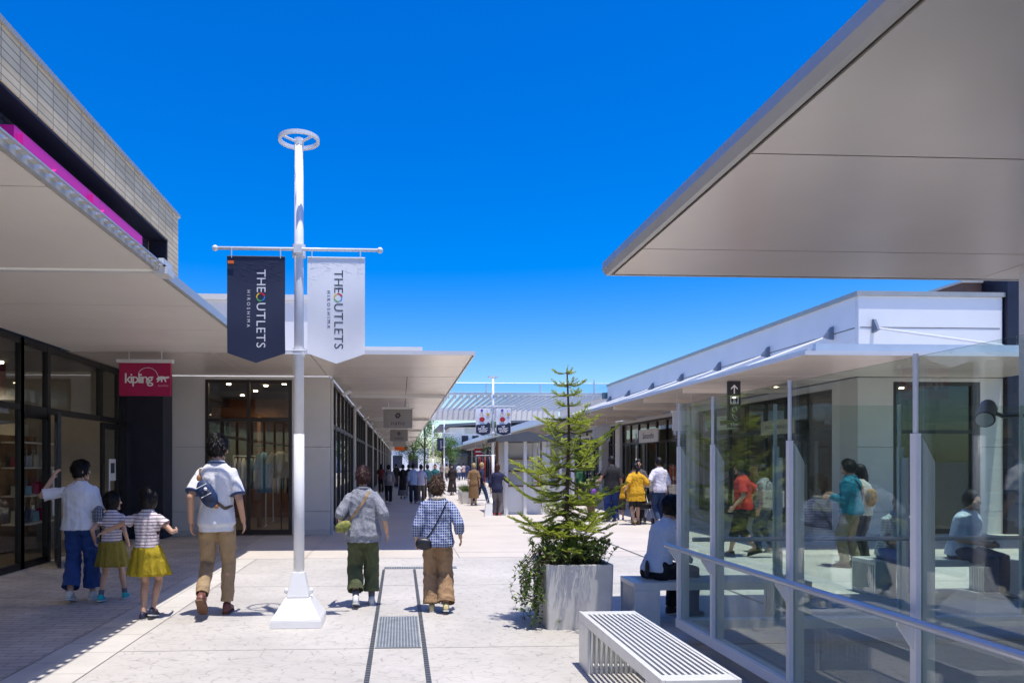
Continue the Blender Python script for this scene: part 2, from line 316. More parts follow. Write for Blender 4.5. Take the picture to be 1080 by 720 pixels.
def text_mb(s, size, thick=0.003, align='CENTER', shear=0, spacing=1.0, bold=0.0):
    """flat lettering in the XZ plane facing -Y, centred on the origin"""
    cu = bpy.data.curves.new('t', 'FONT'); cu.body = s; cu.size = size; cu.extrude = thick / 2; cu.align_x = align; cu.align_y = 'CENTER'
    cu.space_character = spacing; cu.shear = shear; cu.offset = bold; cu.resolution_u = 3
    o = bpy.data.objects.new('t', cu); col.objects.link(o)
    dg = bpy.context.evaluated_depsgraph_get(); me = bpy.data.meshes.new_from_object(o.evaluated_get(dg))
    mb = MB(); mb.add([(v.co.x, -v.co.z, v.co.y) for v in me.vertices], [tuple(p.vertices) for p in me.polygons])
    bpy.data.objects.remove(o); bpy.data.curves.remove(cu); bpy.data.meshes.remove(me)
    return mb
def xform(mb, mtx):
    mb.v = [mtx @ p for p in mb.v]; return mb
def T(x, y, z): return Matrix.Translation((x, y, z))
def RZ(a): return Matrix.Rotation(a, 4, 'Z')
def RY(a): return Matrix.Rotation(a, 4, 'Y')
def lettering(s, size, x, y, z, m, parent, rot=0.0, tilt=0.0, thick=0.003, name='lettering', **k):
    mb = xform(text_mb(s, size, thick, **k), T(x, y, z) @ RZ(rot) @ RY(tilt))
    return mb.build(name, m, parent)
# ================================================================== THE SETTING
def sheet(name, x0, x1, y0, y1, z, m, loc=None):
    mb = MB(); mb.add([(x0, y0, z), (x1, y0, z), (x1, y1, z), (x0, y1, z)], [(0, 1, 2, 3)]); return struct(mb.build(name, m))
sheet('ground', -1500, 1500, -1500, 1500, -0.012, M['ground'])
sheet('paving', -2.4, 14, -15, 12.03, 0, M['stamped'])
sheet('pavement', -1.6, 14, 12.05, 140, 0, M['smooth'])
sheet('border_strip', -2.96, -2.41, -15, 12.03, 0, M['strip'])
sheet('arcade_paving', -5.75, -2.97, -15, 16.0, 0, M['pavers'])
sheet('arcade_paving', -2.96, -1.61, 12.05, 16.0, 0, M['smooth'])
def joint(x0, x1, y0, y1): struct(MB().box(x0, x1, y0, y1, 0.0, 0.003).build('paving_joint', M['joint']))
mbj = MB()
for (x0, x1, y0, y1) in [(0.99, 1.01, 12.05, 120), (1.0, 14, 12.75, 12.765), (-2.4, 14, 9.35, 9.362), (-2.4, 14, 6.2, 6.212), (-2.4, 14, 3.1, 3.112), (3.0, 3.012, -4, 6), (1.0, 12, 18, 18.02), (1.0, 12, 24, 24.02), (1.0, 12, 30, 30.02), (7.0, 7.02, 12.1, 80), (1.0, 12, 40, 40.03)]:
    mbj.box(x0, x1, y0, y1, -0.002, 0.002)
struct(mbj.build('paving_joints', mat('joint_grey', (0.3, 0.29, 0.27), 0.8)))
def drain(x, y0, y1, label, m=None):
    mb = MB(); mb.box(x - 0.02, x + 0.02, y0, y1, -0.004, 0.003)
    t = thing('slot_drain', label, 'drain', (x, y0, 0), 'slot drains in the paving')
    mb.build('channel', M['slot'], t)
    mb = MB(); n = int((y1 - y0) / 0.06)
    for k in range(n): mb.box(x - 0.016, x + 0.016, y0 + k * 0.06, y0 + k * 0.06 + 0.03, 0.003, 0.0065)
    mb.build('slot_grille', M['grate'], t)['kind'] = 'stuff'
drain(-0.25, 2.0, 10.75, 'left long slot drain running up the pale paving beside the woman in green trousers')
drain(0.21, 2.0, 10.75, 'right long slot drain running up the pale paving under the woman in brown trousers')
drain(4.15, 7.9, 20.0, 'slot drain in the sunny paving right of the potted fir')
def grate(label, x0, x1, y0, y1, nx, ny):
    t = thing('drain_cover', label, 'drain cover', ((x0 + x1) / 2, y0, 0), 'metal drain covers')
    MB().box(x0, x1, y0, y1, -0.004, 0.0045).build('tray', M['slot'], t)
    mb = MB()
    for i in range(nx + 1):
        x = x0 + (x1 - x0 - 0.012) * i / nx; mb.box(x, x + 0.012, y0, y1, 0.0045, 0.010)
    for i in range(ny + 1):
        y = y0 + (y1 - y0 - 0.012) * i / ny; mb.box(x0, x1, y, y + 0.012, 0.0045, 0.0085)
    mb.build('grid', mat('cover_steel', (0.42, 0.47, 0.5), 0.4, metal=0.4, var=0.2, vs=8), t)
grate('square steel grating between the two slot drains', -0.22, 0.18, 6.2, 7.45, 14, 30)
grate('narrow steel grating across the paving in front of the shaded arcade', -0.25, 0.86, 10.8, 10.98, 30, 4)

# ---- generic facade pieces
def glaze_x(parent, X, side, ys, z0, z1, zt, fm, depth=0.09, pane=True, bar=0.06, low=0.10, name='window'):
    """window wall in a plane of constant X; ys = mullion positions; side=+1 looks towards +X"""
    mb = MB(); x0, x1 = X - side * depth, X
    for y in ys: mb.box(x0, x1, y - bar / 2, y + bar / 2, z0, z1)
    for a, b in zip(ys[:-1], ys[1:]):
        mb.box(x0 + side * .006, x1 - side * .006, a + bar / 2, b - bar / 2, z0, z0 + low); mb.box(x0 + side * .006, x1 - side * .006, a + bar / 2, b - bar / 2, z1 - bar, z1)
        if zt: mb.box(x0 + side * .006, x1 - side * .006, a + bar / 2, b - bar / 2, zt - bar / 2, zt + bar / 2)
    f = mb.build(name, fm, parent)
    if pane:
        mb = MB(); xm = X - side * depth * 0.5
        for a, b in zip(ys[:-1], ys[1:]):
            if zt:
                mb.box(xm - .004, xm + .004, a + bar / 2, b - bar / 2, z0 + low, zt - bar / 2); mb.box(xm - .004, xm + .004, a + bar / 2, b - bar / 2, zt + bar / 2, z1 - bar)
            else: mb.box(xm - .004, xm + .004, a + bar / 2, b - bar / 2, z0 + low, z1 - bar)
        mb.build('pane', M['pane'], f)
    return f
def glaze_y(parent, Y, xs, z0, z1, zt, fm, depth=0.09, bar=0.07, low=0.1):
    mb = MB()
    for x in xs: mb.box(x - bar / 2, x + bar / 2, Y, Y + depth, z0, z1)
    for a, b in zip(xs[:-1], xs[1:]):
        for (c, d) in [(z0, z0 + low), (z1 - bar, z1)] + ([(zt - bar / 2, zt + bar / 2)] if zt else []): mb.box(a + bar / 2, b - bar / 2, Y + .006, Y + depth - .006, c, d)
    f = mb.build('window', fm, parent); mb = MB()
    for a, b in zip(xs[:-1], xs[1:]):
        if zt: mb.box(a + bar / 2, b - bar / 2, Y + .04, Y + .048, z0 + low, zt - bar / 2); mb.box(a + bar / 2, b - bar / 2, Y + .04, Y + .048, zt + bar / 2, z1 - bar)
        else: mb.box(a + bar / 2, b - bar / 2, Y + .04, Y + .048, z0 + low, z1 - bar)
    mb.build('pane', M['pane'], f); return f
def downlight(parent, pts, z, r=0.05):
    for (x, y) in pts: MB().tube([(x, y, z - 0.03), (x, y, z)], r, 10).build('downlight', M['lamp'], parent)

# ================================================================== CANOPY + SHOP A (left, near)
A = thing('shop_building', 'tiled shop on the left with magenta letters in a dark recess above its canopy', 'building', (-5.7, 4, 0))
ZS = 3.52
# upper tiled volume with recess
MB().box(-4.7, -9, -14, 15.3, 6.12, 6.78).build('tiled_wall', M['tile'], A)
MB().box(-4.7, -9, 14.65, 15.3, 3.9, 6.119).build('tiled_pier', M['tilex'], A)
MB().box(-4.66, -9.1, -14.05, 15.34, 6.782, 6.85).build('coping', M['coping'], A)
MB().box(-5.1, -9, -14, 14.64, 3.9, 6.118).build('recess_back', M['navyp'], A)
mb = MB()
for k in range(48): mb.box(-5.098, -5.094, -14 + k * 0.6, -14 + k * 0.6 + 0.012, 3.95, 6.1)
for k in range(14): mb.box(-5.095, -5.08, -14, 14.6, 4.05 + k * 0.15, 4.06 + k * 0.15)
mb.build('recess_ribs', M['navy'], A)
MB().box(-4.72, -5.095, -14, 14.645, 6.08, 6.118).build('recess_soffit', M['navy'], A)
MB().box(-4.71, -5.06, 14.6, 14.648, 3.9, 6.078).build('recess_end', M['navy'], A)
# the magenta letters stand off the recess, read from the street
lt = text_mb('kipling', 1.72, 0.16, spacing=0.98, bold=0.035)
xform(lt, T(-4.76, 11.15, 5.0) @ RZ(R(90)))
lt.build('sign_letters', M['pink'], A)
MB().box(-4.74, -4.95, 8.98, 13.32, 4.3, 5.76).build('sign_tray', M['pink'], A)
# lower wall / facade
ys = [3.6, 5.0, 6.5, 8.0, 9.4, 10.62]
def ya(px): # mullion places along the shop window, from the street plan
    th = R(2.8); cx = (px - 459) / 750; return -5.7 * (math.cos(th) - cx * math.sin(th)) / (math.sin(th) + cx * math.cos(th))
yA = [ya(24), ya(52), ya(107.5), ya(126.5), ya(146), ya(157)]
glaze_x(A, -5.7, 1, [-6, -3.5, -1.0, 1.5, 4.0, 6.5, 8.6, yA[0]], 0.0, 3.5, 2.45, M['black'], bar=0.09)
glaze_x(A, -5.7, 1, yA, 2.4, 3.5, None, M['black'], bar=0.1, low=0.1)
glaze_x(A, -5.7, 1, [yA[3], yA[4], yA[5]], 0.0, 2.4, None, M['black'], bar=0.1)
glaze_x(A, -5.7, 1, [yA[0], yA[1]], 0.0, 2.4, None, M['black'], bar=0.1)
# open door leaf swung outwards and a closed door with a notice
d = MB(); L = 1.0
d.box(0, L, 0, 0.05, 0.02, 0.22); d.box(0, L, 0, 0.05, 2.28, 2.38); d.box(0, 0.09, 0, 0.05, 0.22, 2.28); d.box(L - 0.09, L, 0, 0.05, 0.22, 2.28)
xform(d, T(-5.66, yA[1] + .08, 0) @ RZ(R(-62))); dd = d.build('door', M['black'], A)
g = MB().box(0.09, L - 0.09, 0.02, 0.03, 0.22, 2.28); xform(g, T(-5.66, yA[1] + .08, 0) @ RZ(R(-62))); g.build('pane', M['pane'], dd)
hh = MB().tube([(L - 0.14, -0.05, 0.8), (L - 0.14, -0.05, 1.5)], 0.014, 8); xform(hh, T(-5.66, yA[1] + .08, 0) @ RZ(R(-62))); hh.build('handle', M['steel'], dd)
y0, y1 = yA[2], yA[3]
d = MB().box(-5.74, -5.69, y0, y0 + .12, 0.02, 2.38).box(-5.74, -5.69, y1 - .12, y1 - .06, 0.02, 2.38).box(-5.74, -5.69, y0 + .12, y1 - .12, 0.02, 0.24).box(-5.74, -5.69, y0 + .12, y1 - .12, 2.26, 2.38)
dd = d.build('door', M['black'], A); MB().box(-5.72, -5.71, y0 + .12, y1 - .12, .24, 2.26).build('pane', M['pane'], dd)
MB().tube([(-5.64, y0 + .2, .8), (-5.64, y0 + .2, 1.6)], 0.014, 8).build('handle', M['steel'], dd)
MB().box(-5.706, -5.700, y0 + .35, y0 + .66, 1.25, 1.68).build('notice', M['white'], dd)
MB().box(-5.699, -5.697, y0 + .41, y0 + .60, 1.4, 1.6).build('notice_print', M['dlett'], dd)
MB().box(-5.95, -5.0, 15.25, 15.86, 0, ZS).build('end_pier', M['navy'], A)
# interior
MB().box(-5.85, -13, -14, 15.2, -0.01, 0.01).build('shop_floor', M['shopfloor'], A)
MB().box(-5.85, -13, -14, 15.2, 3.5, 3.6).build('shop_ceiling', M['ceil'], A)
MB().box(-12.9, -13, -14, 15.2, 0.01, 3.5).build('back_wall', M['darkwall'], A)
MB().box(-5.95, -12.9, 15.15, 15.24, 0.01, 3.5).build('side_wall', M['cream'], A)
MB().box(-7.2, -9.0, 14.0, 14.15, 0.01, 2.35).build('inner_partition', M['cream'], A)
for k in range(5):
    y = 2.5 + k * 2.7
    f = MB().box(-6.9, -7.3, y, y + 0.5, 2.75, 2.97).build('hanging_lamp', mat('lamp_shade_box', (0.6, 0.57, 0.5), 0.6), A)
    MB().box(-7.07, -7.13, y + 0.23, y + 0.27, 2.97, 3.5).build('lamp_rod', M['black'], f)
for (x, y, e) in ((-7.4, 12.6, 45), (-7.2, 9.0, 55), (-7.4, 5.4, 45)):
    l = bpy.data.lights.new('shop_lamp', 'SPOT'); l.spot_size = R(130); l.spot_blend = .6; l.energy = e; l.color = (1, .84, .64); l.shadow_soft_size = .12; lo = bpy.data.objects.new('shop_lamp', l); col.objects.link(lo); lo.location = (x, y, 3.3)
downlight(A, [(-7.5 - (k % 2) * 1.6, 3.5 + k * 1.7) for k in range(7)], 3.5, 0.07)
# canopy: near length stands a touch proud, with a bracket at its end
def canopy(parent, x0, x1, y0, y1, z, th, m, joints_y=(), joints_x=(), fm=None, fth=None, name='canopy'):
    """slab with a panelled underside: panels separated by real open joints, plus edge fascias"""
    c = MB().box(x0, x1, y0, y1, z + 0.02, z + th).build(name, M['fascia'], parent)
    jw = 0.008
    xs = [x0 + .02] + list(joints_x) + [x1 - .02]; yy = [y0 + .02] + list(joints_y) + [y1 - .02]
    mb = MB()
    for a, b in zip(xs[:-1], xs[1:]):
        for p, q in zip(yy[:-1], yy[1:]): mb.box(a + jw, b - jw, p + jw, q - jw, z, z + 0.012)
    mb.build('soffit_panel', m, c)
    MB().box(x0 + .02, x1 - .02, y0 + .02, y1 - .02, z + 0.0125, z + 0.0195).build('panel_joint', M['joint'], c)
    return c
ca = canopy(A, -5.68, -2.42, -14, 7.2, ZS + .005, 0.05, M['soffa'], [-10.6, -7.2, -3.8, -0.4, 2.6, 5.05], (), name='canopy')
mb = MB().box(-2.415, -2.38, -14, 7.2, ZS - 0.01, ZS + 0.065)
pe = MB().box(-2.335, -2.32, -2, 7.2, ZS + .03, ZS + .045)
for k in range(64): pe.box(-2.379, -2.336, -2 + k * .145, -2 + k * .145 + .075, ZS + .032, ZS + .043)
mb.build('fascia', M['fascia'], ca); pe.build('perforated_edge', M['fascia'], ca)
MB().box(-5.6, -2.42, 7.21, 7.27, ZS - .01, ZS + .10).build('end_fascia', M['fasciaw'], ca)
MB().box(-2.44, -2.3, 7.14, 7.36, ZS - .04, ZS + .03).box(-2.37, -2.32, 7.1, 7.36, ZS + .03, ZS + .1).build('gutter_bracket', M['fasciaw'], ca)
cb = canopy(A, -5.68, -2.45, 7.28, 12.55, ZS, 0.07, M['soffa'], [8.8, 10.4, 11.9], (), name='canopy')
MB().box(-2.445, -2.40, 7.38, 12.5, ZS - 0.01, ZS + 0.09).build('fascia', M['fascia'], cb)

# ================================================================== SHOP B (left, far, with the long arcade)
B = thing('shop_building', 'long white shop building on the left behind the banner pole, with a shaded arcade', 'building', (-1.55, 15.9, 0))
YB = 15.9
MB().box(-5.9, -1.6, YB + .13, 60, 3.505, 5.22).build('upper_wall', M['wallw'], B)
MB().box(-5.9, -1.5, YB + .05, 60, 5.222, 5.34).build('coping', M['fasciaw'], B)
# front wall panels round a tall window
mb = MB()
for (a, b) in [(-5.9, -4.3), (-2.4, -1.56)]:
    for (c, d_) in [(0.0, 0.52), (0.528, 1.95), (1.958, 3.51)]: mb.box(a, b - 0.0, YB, YB + 0.12, c, d_)
mb.each('front_wall', M['panel'], B)
MB().box(-4.3, -2.4, YB + .002, YB + .12, 3.44, 3.51).build('window_head', M['panel'], B)
MB().box(-5.0, -4.31, YB - .03, YB - .001, 0, 0.12).box(-2.39, -1.56, YB - .03, YB - .001, 0, .12).each('plinth', M['fascia'], B)
glaze_y(B, YB - 0.01, [-4.26, -3.36, -2.44], 0.02, 3.43, 2.55, M['brown'], bar=0.07)
# the room behind that window
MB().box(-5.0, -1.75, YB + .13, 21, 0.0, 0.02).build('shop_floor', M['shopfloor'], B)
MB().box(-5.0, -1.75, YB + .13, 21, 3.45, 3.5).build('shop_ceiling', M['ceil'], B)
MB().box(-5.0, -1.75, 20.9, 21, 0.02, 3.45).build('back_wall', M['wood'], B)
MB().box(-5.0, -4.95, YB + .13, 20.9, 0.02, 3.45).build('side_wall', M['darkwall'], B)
MB().box(-4.6, -2.2, 17.6, 17.75, 2.72, 2.95).build('wood_beam', M['wood'], B)
MB().box(-3.5, -3.42, 17.6, 17.7, 0.02, 2.72).build('wood_post', M['wood'], B)
for (x, y, e) in ((-3.3, 17.0, 30), (-3.3, 19.2, 40)):
    l = bpy.data.lights.new('shop_lamp', 'SPOT'); l.spot_size = R(120); l.spot_blend = .6; l.energy = e; l.color = (1, .8, .58); l.shadow_soft_size = .15; lo = bpy.data.objects.new('shop_lamp', l); col.objects.link(lo); lo.location = (x, y, 3.2)
downlight(B, [(-4.0, 16.8), (-3.2, 17.1), (-2.7, 16.7), (-3.7, 18.4), (-2.5, 18.6), (-4.3, 19.6), (-3.0, 19.8)], 3.45, 0.05)
# arcade side: bays of 8 m
yb = YB + 0.12
for k in range(13):
    a = yb if k == 0 else 24.0 + (k - 1) * 8; b = 24.0 + k * 8
    st = (b - a) / 5; zt = 2.45
    glaze_x(B, -1.56, 1, [a + .28 + (b - a - .5) * j / 6 for j in range(7)] if k else [a + (b - a - .25) * j / 6 for j in range(7)], 0.0, 3.5, zt, M['black'], bar=0.10, low=0.12)
    MB().box(-1.72, -1.5, b - .2, b + .22, 0, 3.51).build('pilaster', M['panel'], B)
MB().box(-1.76, -1.5, YB + .125, YB + .16, 0, 3.5).build('corner_trim', M['panel'], B)
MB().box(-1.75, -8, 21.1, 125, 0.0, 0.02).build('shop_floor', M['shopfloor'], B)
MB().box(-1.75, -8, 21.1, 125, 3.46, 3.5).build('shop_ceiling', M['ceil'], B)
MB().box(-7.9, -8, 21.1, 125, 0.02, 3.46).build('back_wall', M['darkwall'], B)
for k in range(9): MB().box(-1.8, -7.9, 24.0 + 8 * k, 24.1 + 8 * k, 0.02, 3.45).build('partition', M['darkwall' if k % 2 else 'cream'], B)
cf = canopy(B, -5.9, 1.30, 12.56, 15.89, ZS, 0.05, M['soff'], [14.2], [-3.3, -1.6], name='canopy')
MB().box(-2.4, 1.325, 12.53, 12.555, ZS - .01, ZS + .06).build('fascia', M['fasciaw'], cf)
cg = canopy(B, -1.55, 1.30, 15.895, 125, ZS, 0.05, M['soff'], [17.2 + k * 1.3 for k in range(82)], [0.15], name='canopy')
MB().box(1.301, 1.325, 12.556, 125, ZS - .01, ZS + .06).build('fascia', M['fasciaw'], cg)
f = MB()
for k in range(9): f.box(-1.4, 1.25, 20.0 + k * 11, 20.06 + k * 11, ZS - 0.10, ZS - 0.003)
f.each('light_trough', M['fasciaw'], cg)
MB().box(-1.2, 0.42, 13.6, 40, ZS + .22, ZS + .30).box(-1.1, 0.35, 13.7, 40, ZS + .051, ZS + .22).build('roof_duct', M['fasciaw'], cg)
for k in range(8): MB().tube([(-1.45, 18 + 5 * k, 3.3), (-1.25, 18 + 5 * k, 3.42)], .05, 8).build('camera_housing', M['white'], cg)

# ================================================================== SHOP D (right)
D = thing('shop_building', 'white shop building on the right with rods holding its long pale canopy', 'building', (10.2, 15.4, 0))
XD, YD = 10.2, 15.4
MB().box(XD, 19, YD + .1, 34.6, 3.75, 5.33).build('upper_wall', M['wallw'], D)
MB().box(XD + .02, 13.56, YD, YD + .1, 3.75, 5.33).build('upper_front', M['wallw'], D)
MB().box(XD - .05, 19, YD - .05, 34.65, 5.332, 5.43).build('coping', M['coping'], D)
MB().box(XD - .008, XD - .001, YD + .1, 34.6, 4.62, 4.635).box(XD + .05, 13.5, YD - .006, YD - .001, 4.62, 4.635).build('panel_joint', M['joint'], D)
mb = MB()
for (a, b) in [(XD + .0, 11.02), (13.05, 13.58)]:
    for (c, d_) in [(0, .5), (.508, 1.95), (1.958, 3.51)]: mb.box(a, b, YD, YD + .14, c, d_)
mb.box(11.02, 13.05, YD, YD + .14, 3.42, 3.51); mb.each('front_wall', M['panel'], D)
glaze_y(D, YD + .02, [11.06, 12.9, 13.01], .02, 3.42, 2.3, M['black'], bar=0.08)
MB().box(XD, XD + .3, YD + .14, YD + .95, 0, 3.51).build('corner_pier', M['panel'], D)
for k, (a, b) in enumerate([(YD + .95, 24.1), (24.9, 32.6), (33.3, 34.5)]):
    n = max(2, int((b - a) / 1.1)); glaze_x(D, XD + .1, -1, [a + .06 + (b - a - .12) * j / n for j in range(n + 1)], 0.0, 3.35, 2.45, M['black'], bar=0.09, low=.3)
    MB().box(XD + .02, XD + .2, a, b, 3.352, 3.51).build('window_head', M['panel'], D)
for a in (24.1, 32.6): MB().box(XD - .02, XD + .3, a, a + (.8 if a < 30 else .7), 0, 3.51).build('pilaster', M['panel'], D)
MB().box(XD + .25, 19, YD + .2, 34.5, 0, 0.02).build('shop_floor', M['shopfloor'], D)
MB().box(XD + .25, 19, YD + .2, 34.5, 3.45, 3.5).build('shop_ceiling', M['ceil'], D)
MB().box(XD + .25, 19, 34.45, 34.55, 0.02, 3.45).build('side_wall', M['cream'], D)
MB().box(15.8, 15.9, YD + .2, 34.5, 0.02, 3.45).build('back_wall', M['darkwall'], D)
MB().box(XD + .3, 15.7, 24.4, 24.5, 0.02, 3.45).build('partition', M['cream'], D)
MB().box(12.2, 12.9, 16.6, 16.7, .02, 2.6).box(11.2, 15, 18.9, 19.0, .02, 3.4).each('display_wall', M['darkwall'], D)
for (x, y, e) in ((12.0, 16.9, 35), (11.6, 20.8, 60), (11.6, 28, 60)):
    l = bpy.data.lights.new('shop_lamp', 'SPOT'); l.spot_size = R(130); l.spot_blend = .6; l.energy = e; l.color = (1, .84, .64); l.shadow_soft_size = .12; lo = bpy.data.objects.new('shop_lamp', l); col.objects.link(lo); lo.location = (x, y, 3.3)
downlight(D, [(11.6, 16.2), (12.3, 16.9), (12.0, 17.7), (11.3, 18.2), (11.2, 20), (11.2, 22), (11.4, 26), (11.4, 29), (12.4, 21), (12.4, 27.5)], 3.45, .05)
cd = canopy(D, 7.16, 13.55, 12.25, YD - .01, ZS, .05, M['soff'], [], [10.2], name='canopy')
MB().box(7.13, 13.56, 12.21, 12.245, ZS - .01, ZS + .06).build('fascia', M['fasciaw'], cd)
MB().box(7.5, 13.5, 12.5, 12.6, ZS + .061, ZS + .24).build('gutter', M['tube'], cd)
ce = canopy(D, 7.16, XD - .03, YD, 34.6, ZS, .05, M['soff'], [YD + 1.3 * k for k in range(1, 15)], [8.7], name='canopy')
MB().box(7.13, 7.155, 12.25, 34.6, ZS - .01, ZS + .06).build('fascia', M['fasciaw'], ce)
MB().box(7.4, 7.5, 12.6, 34.6, ZS + .061, ZS + .16).build('gutter', M['tube'], ce)
mb = MB()
for k in range(6): mb.box(7.3, 10.1, 18 + 3 * k, 18.07 + 3 * k, ZS - .12, ZS - .003)
mb.each('soffit_rib', M['soff'], ce)
def strut(par, wall, edge, axis):
    w_ = Vector(wall); e = Vector(edge)
    s_ = MB().tube([w_ + Vector((0, 0, .1)), e], .028, 8).build('support_rod', M['pole'], par)
    if axis == 'x': mb = MB().prism([(w_.x, w_.z - .02), (w_.x, w_.z + .28), (w_.x - .06, w_.z + .28), (w_.x - .26, w_.z + .02)], 'y', w_.y - .03, w_.y + .03)
    else: mb = MB().prism([(w_.y, w_.z - .02), (w_.y, w_.z + .28), (w_.y - .06, w_.z + .28), (w_.y - .2, w_.z + .02)], 'x', w_.x - .03, w_.x + .03)
    mb.build('bracket', mat('bracket_steel', (0.16, 0.2, 0.27), .5), s_)
for y in (16.3, 19.2, 22.2, 25.2, 28.2, 31.2, 34.0): strut(D, (XD - .005, y, 4.52), (7.45, y, ZS + .09), 'x')
strut(D, (10.55, YD - .005, 4.52), (11.2, 12.7, ZS + .26), 'y')
# dark neighbour on the far right
F = thing('shop_building', 'dark navy clad building behind the right white shop, brown brick on top', 'building', (13.6, 15.2, 0))
MB().box(13.6, 22, 15.3, 26, 0, 6.0).build('wall', M['navy'], F)
MB().box(13.12, 13.59, 16.0, 17, 5.44, 5.80).build('brick_parapet', M['brickr'], F)
MB().box(13.08, 13.59, 15.95, 17, 5.802, 5.86).build('coping', M['fascia'], F)

# ================================================================== CANOPY C (right, near) with its column
Cb = thing('entrance_canopy', 'huge pale metal canopy corner overhead at the right', 'canopy', (6.7, 7.2, 0))
ZC = 3.70
cc = canopy(Cb, 2.34, 12.5, -8, 7.80, ZC, .1, M['soffc'], [-5.9, -3.75, -1.6, .55, 2.62, 4.69, 6.84], (6.55,), name='canopy')
MB().prism([(2.29, ZC + .0), (2.335, ZC + .0), (2.335, ZC + .14), (2.25, ZC + .14), (2.25, ZC + .06)], 'y', -8, 7.84).build('fascia', M['fascia'], cc)
MB().box(2.34, 12.5, 7.805, 7.84, ZC - .002, ZC + .12).build('front_fascia', M['fascia'], cc)
MB().box(6.75, 7.25, 7.05, 7.45, 0, ZC - .001).build('column', M['steelw'], Cb)
MB().box(6.75, 12.5, -8, 6.8, 0, ZC - .001).build('wall', M['panel'], Cb)
sp = thing('spotlight', 'black spotlight on an arm of the column under the near canopy', 'light', (6.75, 7.2, 2.15))
MB().tube([(6.76, 7.2, 2.12), (6.3, 7.15, 2.10), (6.15, 7.1, 2.14)], .022, 8).build('arm', M['black'], sp)
MB().tube([(6.16, 7.12, 2.16), (6.08, 7.08, 2.2), (5.94, 6.95, 2.08), (5.90, 6.91, 2.05)], [.05, .07, .085, .09], 14).build('lamp_head', mat('spot_black', (.03, .03, .03), .4), sp)
MB().tube([(5.896, 6.906, 2.047), (5.892, 6.902, 2.044)], .075, 14).build('lens', M['steel'], sp)

# ================================================================== GLASS SCREEN
S = thing('glass_screen', 'tall greenish glass screen with grey posts and handrail at the right', 'glass screen', (2.5, 6.34, 0))
X0, Y0 = 2.545, 6.34
def post(x, y, parent, ax):
    """flat outer bar, glazed-side fin with a cut top, and a thin rod above"""
    if ax == 'x':
        p = MB().box(x - .034, x - .007, y - .02, y + .02, .2, 1.76).build('post', M['steelw'], parent)
        MB().prism([(x + .008, .2), (x + .07, .2), (x + .07, 1.62), (x + .008, 1.74)], 'y', y - .012, y + .012).build('fin', M['steel'], p)
        MB().tube([(x - .02, y, 1.762), (x - .02, y, 2.15)], .012, 10).build('rod', M['steel'], p)
        MB().prism([(x - .036, .70), (x - .036, .82), (x - .115, .84), (x - .115, .82)], 'y', y - .006, y + .006).build('rail_bracket', M['steelw'], p)
    else:
        p = MB().box(x - .025, x + .025, y + .007, y + .035, .2, 1.76).build('post', M['steelw'], parent)
        MB().box(x - .012, x + .012, y - .07, y - .008, .2, 1.66).build('fin', M['steel'], p)
        MB().tube([(x, y + .035, 1.762), (x, y + .035, 2.15)], .015, 10).build('rod', M['steel'], p)
for y in (Y0, 5.64, 4.5, 3.37, 2.24, 1.11): post(X0, y, S, 'x')
for x in (3.44, 4.62, 5.8): post(x, Y0, S, 'y')
mb = MB(); yy = [Y0 - .004, 5.64, 4.5, 3.37, 2.24, 1.11, 0.0]
for a, b in zip(yy[:-1], yy[1:]): mb.box(X0 - .005, X0 + .005, b + .006, a - .006, .2, 2.14)
mb.build('side_pane', M['screen'], S)
mb = MB(); xx = [X0 + .008, 3.44, 4.62, 5.8, 6.48]
for a, b in zip(xx[:-1], xx[1:]): mb.box(a + .006, b - .006, Y0 - .005, Y0 + .005, .2, 2.14)
mb.build('front_pane', M['screen'], S)
MB().box(X0 - .036, X0 + .06, 0, Y0 + .04, .12, .198).build('bottom_rail', M['steelw'], S)
MB().box(X0 + .061, 6.48, Y0 - .06, Y0 + .06, .11, .198).build('bottom_rail', M['steelw'], S)
MB().box(X0 + .03, X0 + .15, 0, 5.75, 0, .109).build('kerb', M['kerb'], S)
MB().tube([(X0 - .115, 0, .86), (X0 - .115, Y0 + .06, .86)], .023, 12).build('handrail', M['tube'], S)
MB().tube([(X0 + .06, Y0 - .12, .93), (6.48, Y0 - .12, .93)], .02, 12).build('handrail', M['tube'], S)
# ================================================================== PERGOLA AND FAR THINGS
P_ = thing('pergola', 'white slatted pergola with a glass balustrade bridging the far street', 'pergola', (5, 40, 4))
mb = MB(); n = 30
for k in range(n):
    x = .3 + k * .345; mb.prism([(35.3, 4.78), (35.3, 5.05), (46, 5.05), (46, 4.9), (35.6, 4.9)], 'x', x, x + .07)
mb.build('slat', M['white'], P_)
MB().box(-.5, 10.3, 46, 46.4, 4.35, 5.15).box(-.5, 10.3, 35.0, 35.28, 4.95, 5.06).each('beam', M['white'], P_)
MB().box(10.4, 12, 35, 46, 4.4, 5.1).build('deck_edge', M['wallw'], P_)
MB().box(-.5, 11.0, 34.96, 34.98, 5.08, 5.5).build('balustrade_glass', M['rail'], P_)
mb = MB().tube([(-.5, 34.97, 5.52), (11, 34.97, 5.52)], .015, 6)
for k in range(6): mb.box(1.5 + 2.7 * k, 1.56 + 2.7 * k, 34.93, 35.0, 5.06, 5.7 if k == 3 else 5.5)
mb.build('balustrade_post', M['tube'], P_)
MB().box(10.0, 11.3, 34.7, 34.9, 4.75, 5.05).build('steel_box', mat('teal_steel', (.08, .16, .2), .5), P_)

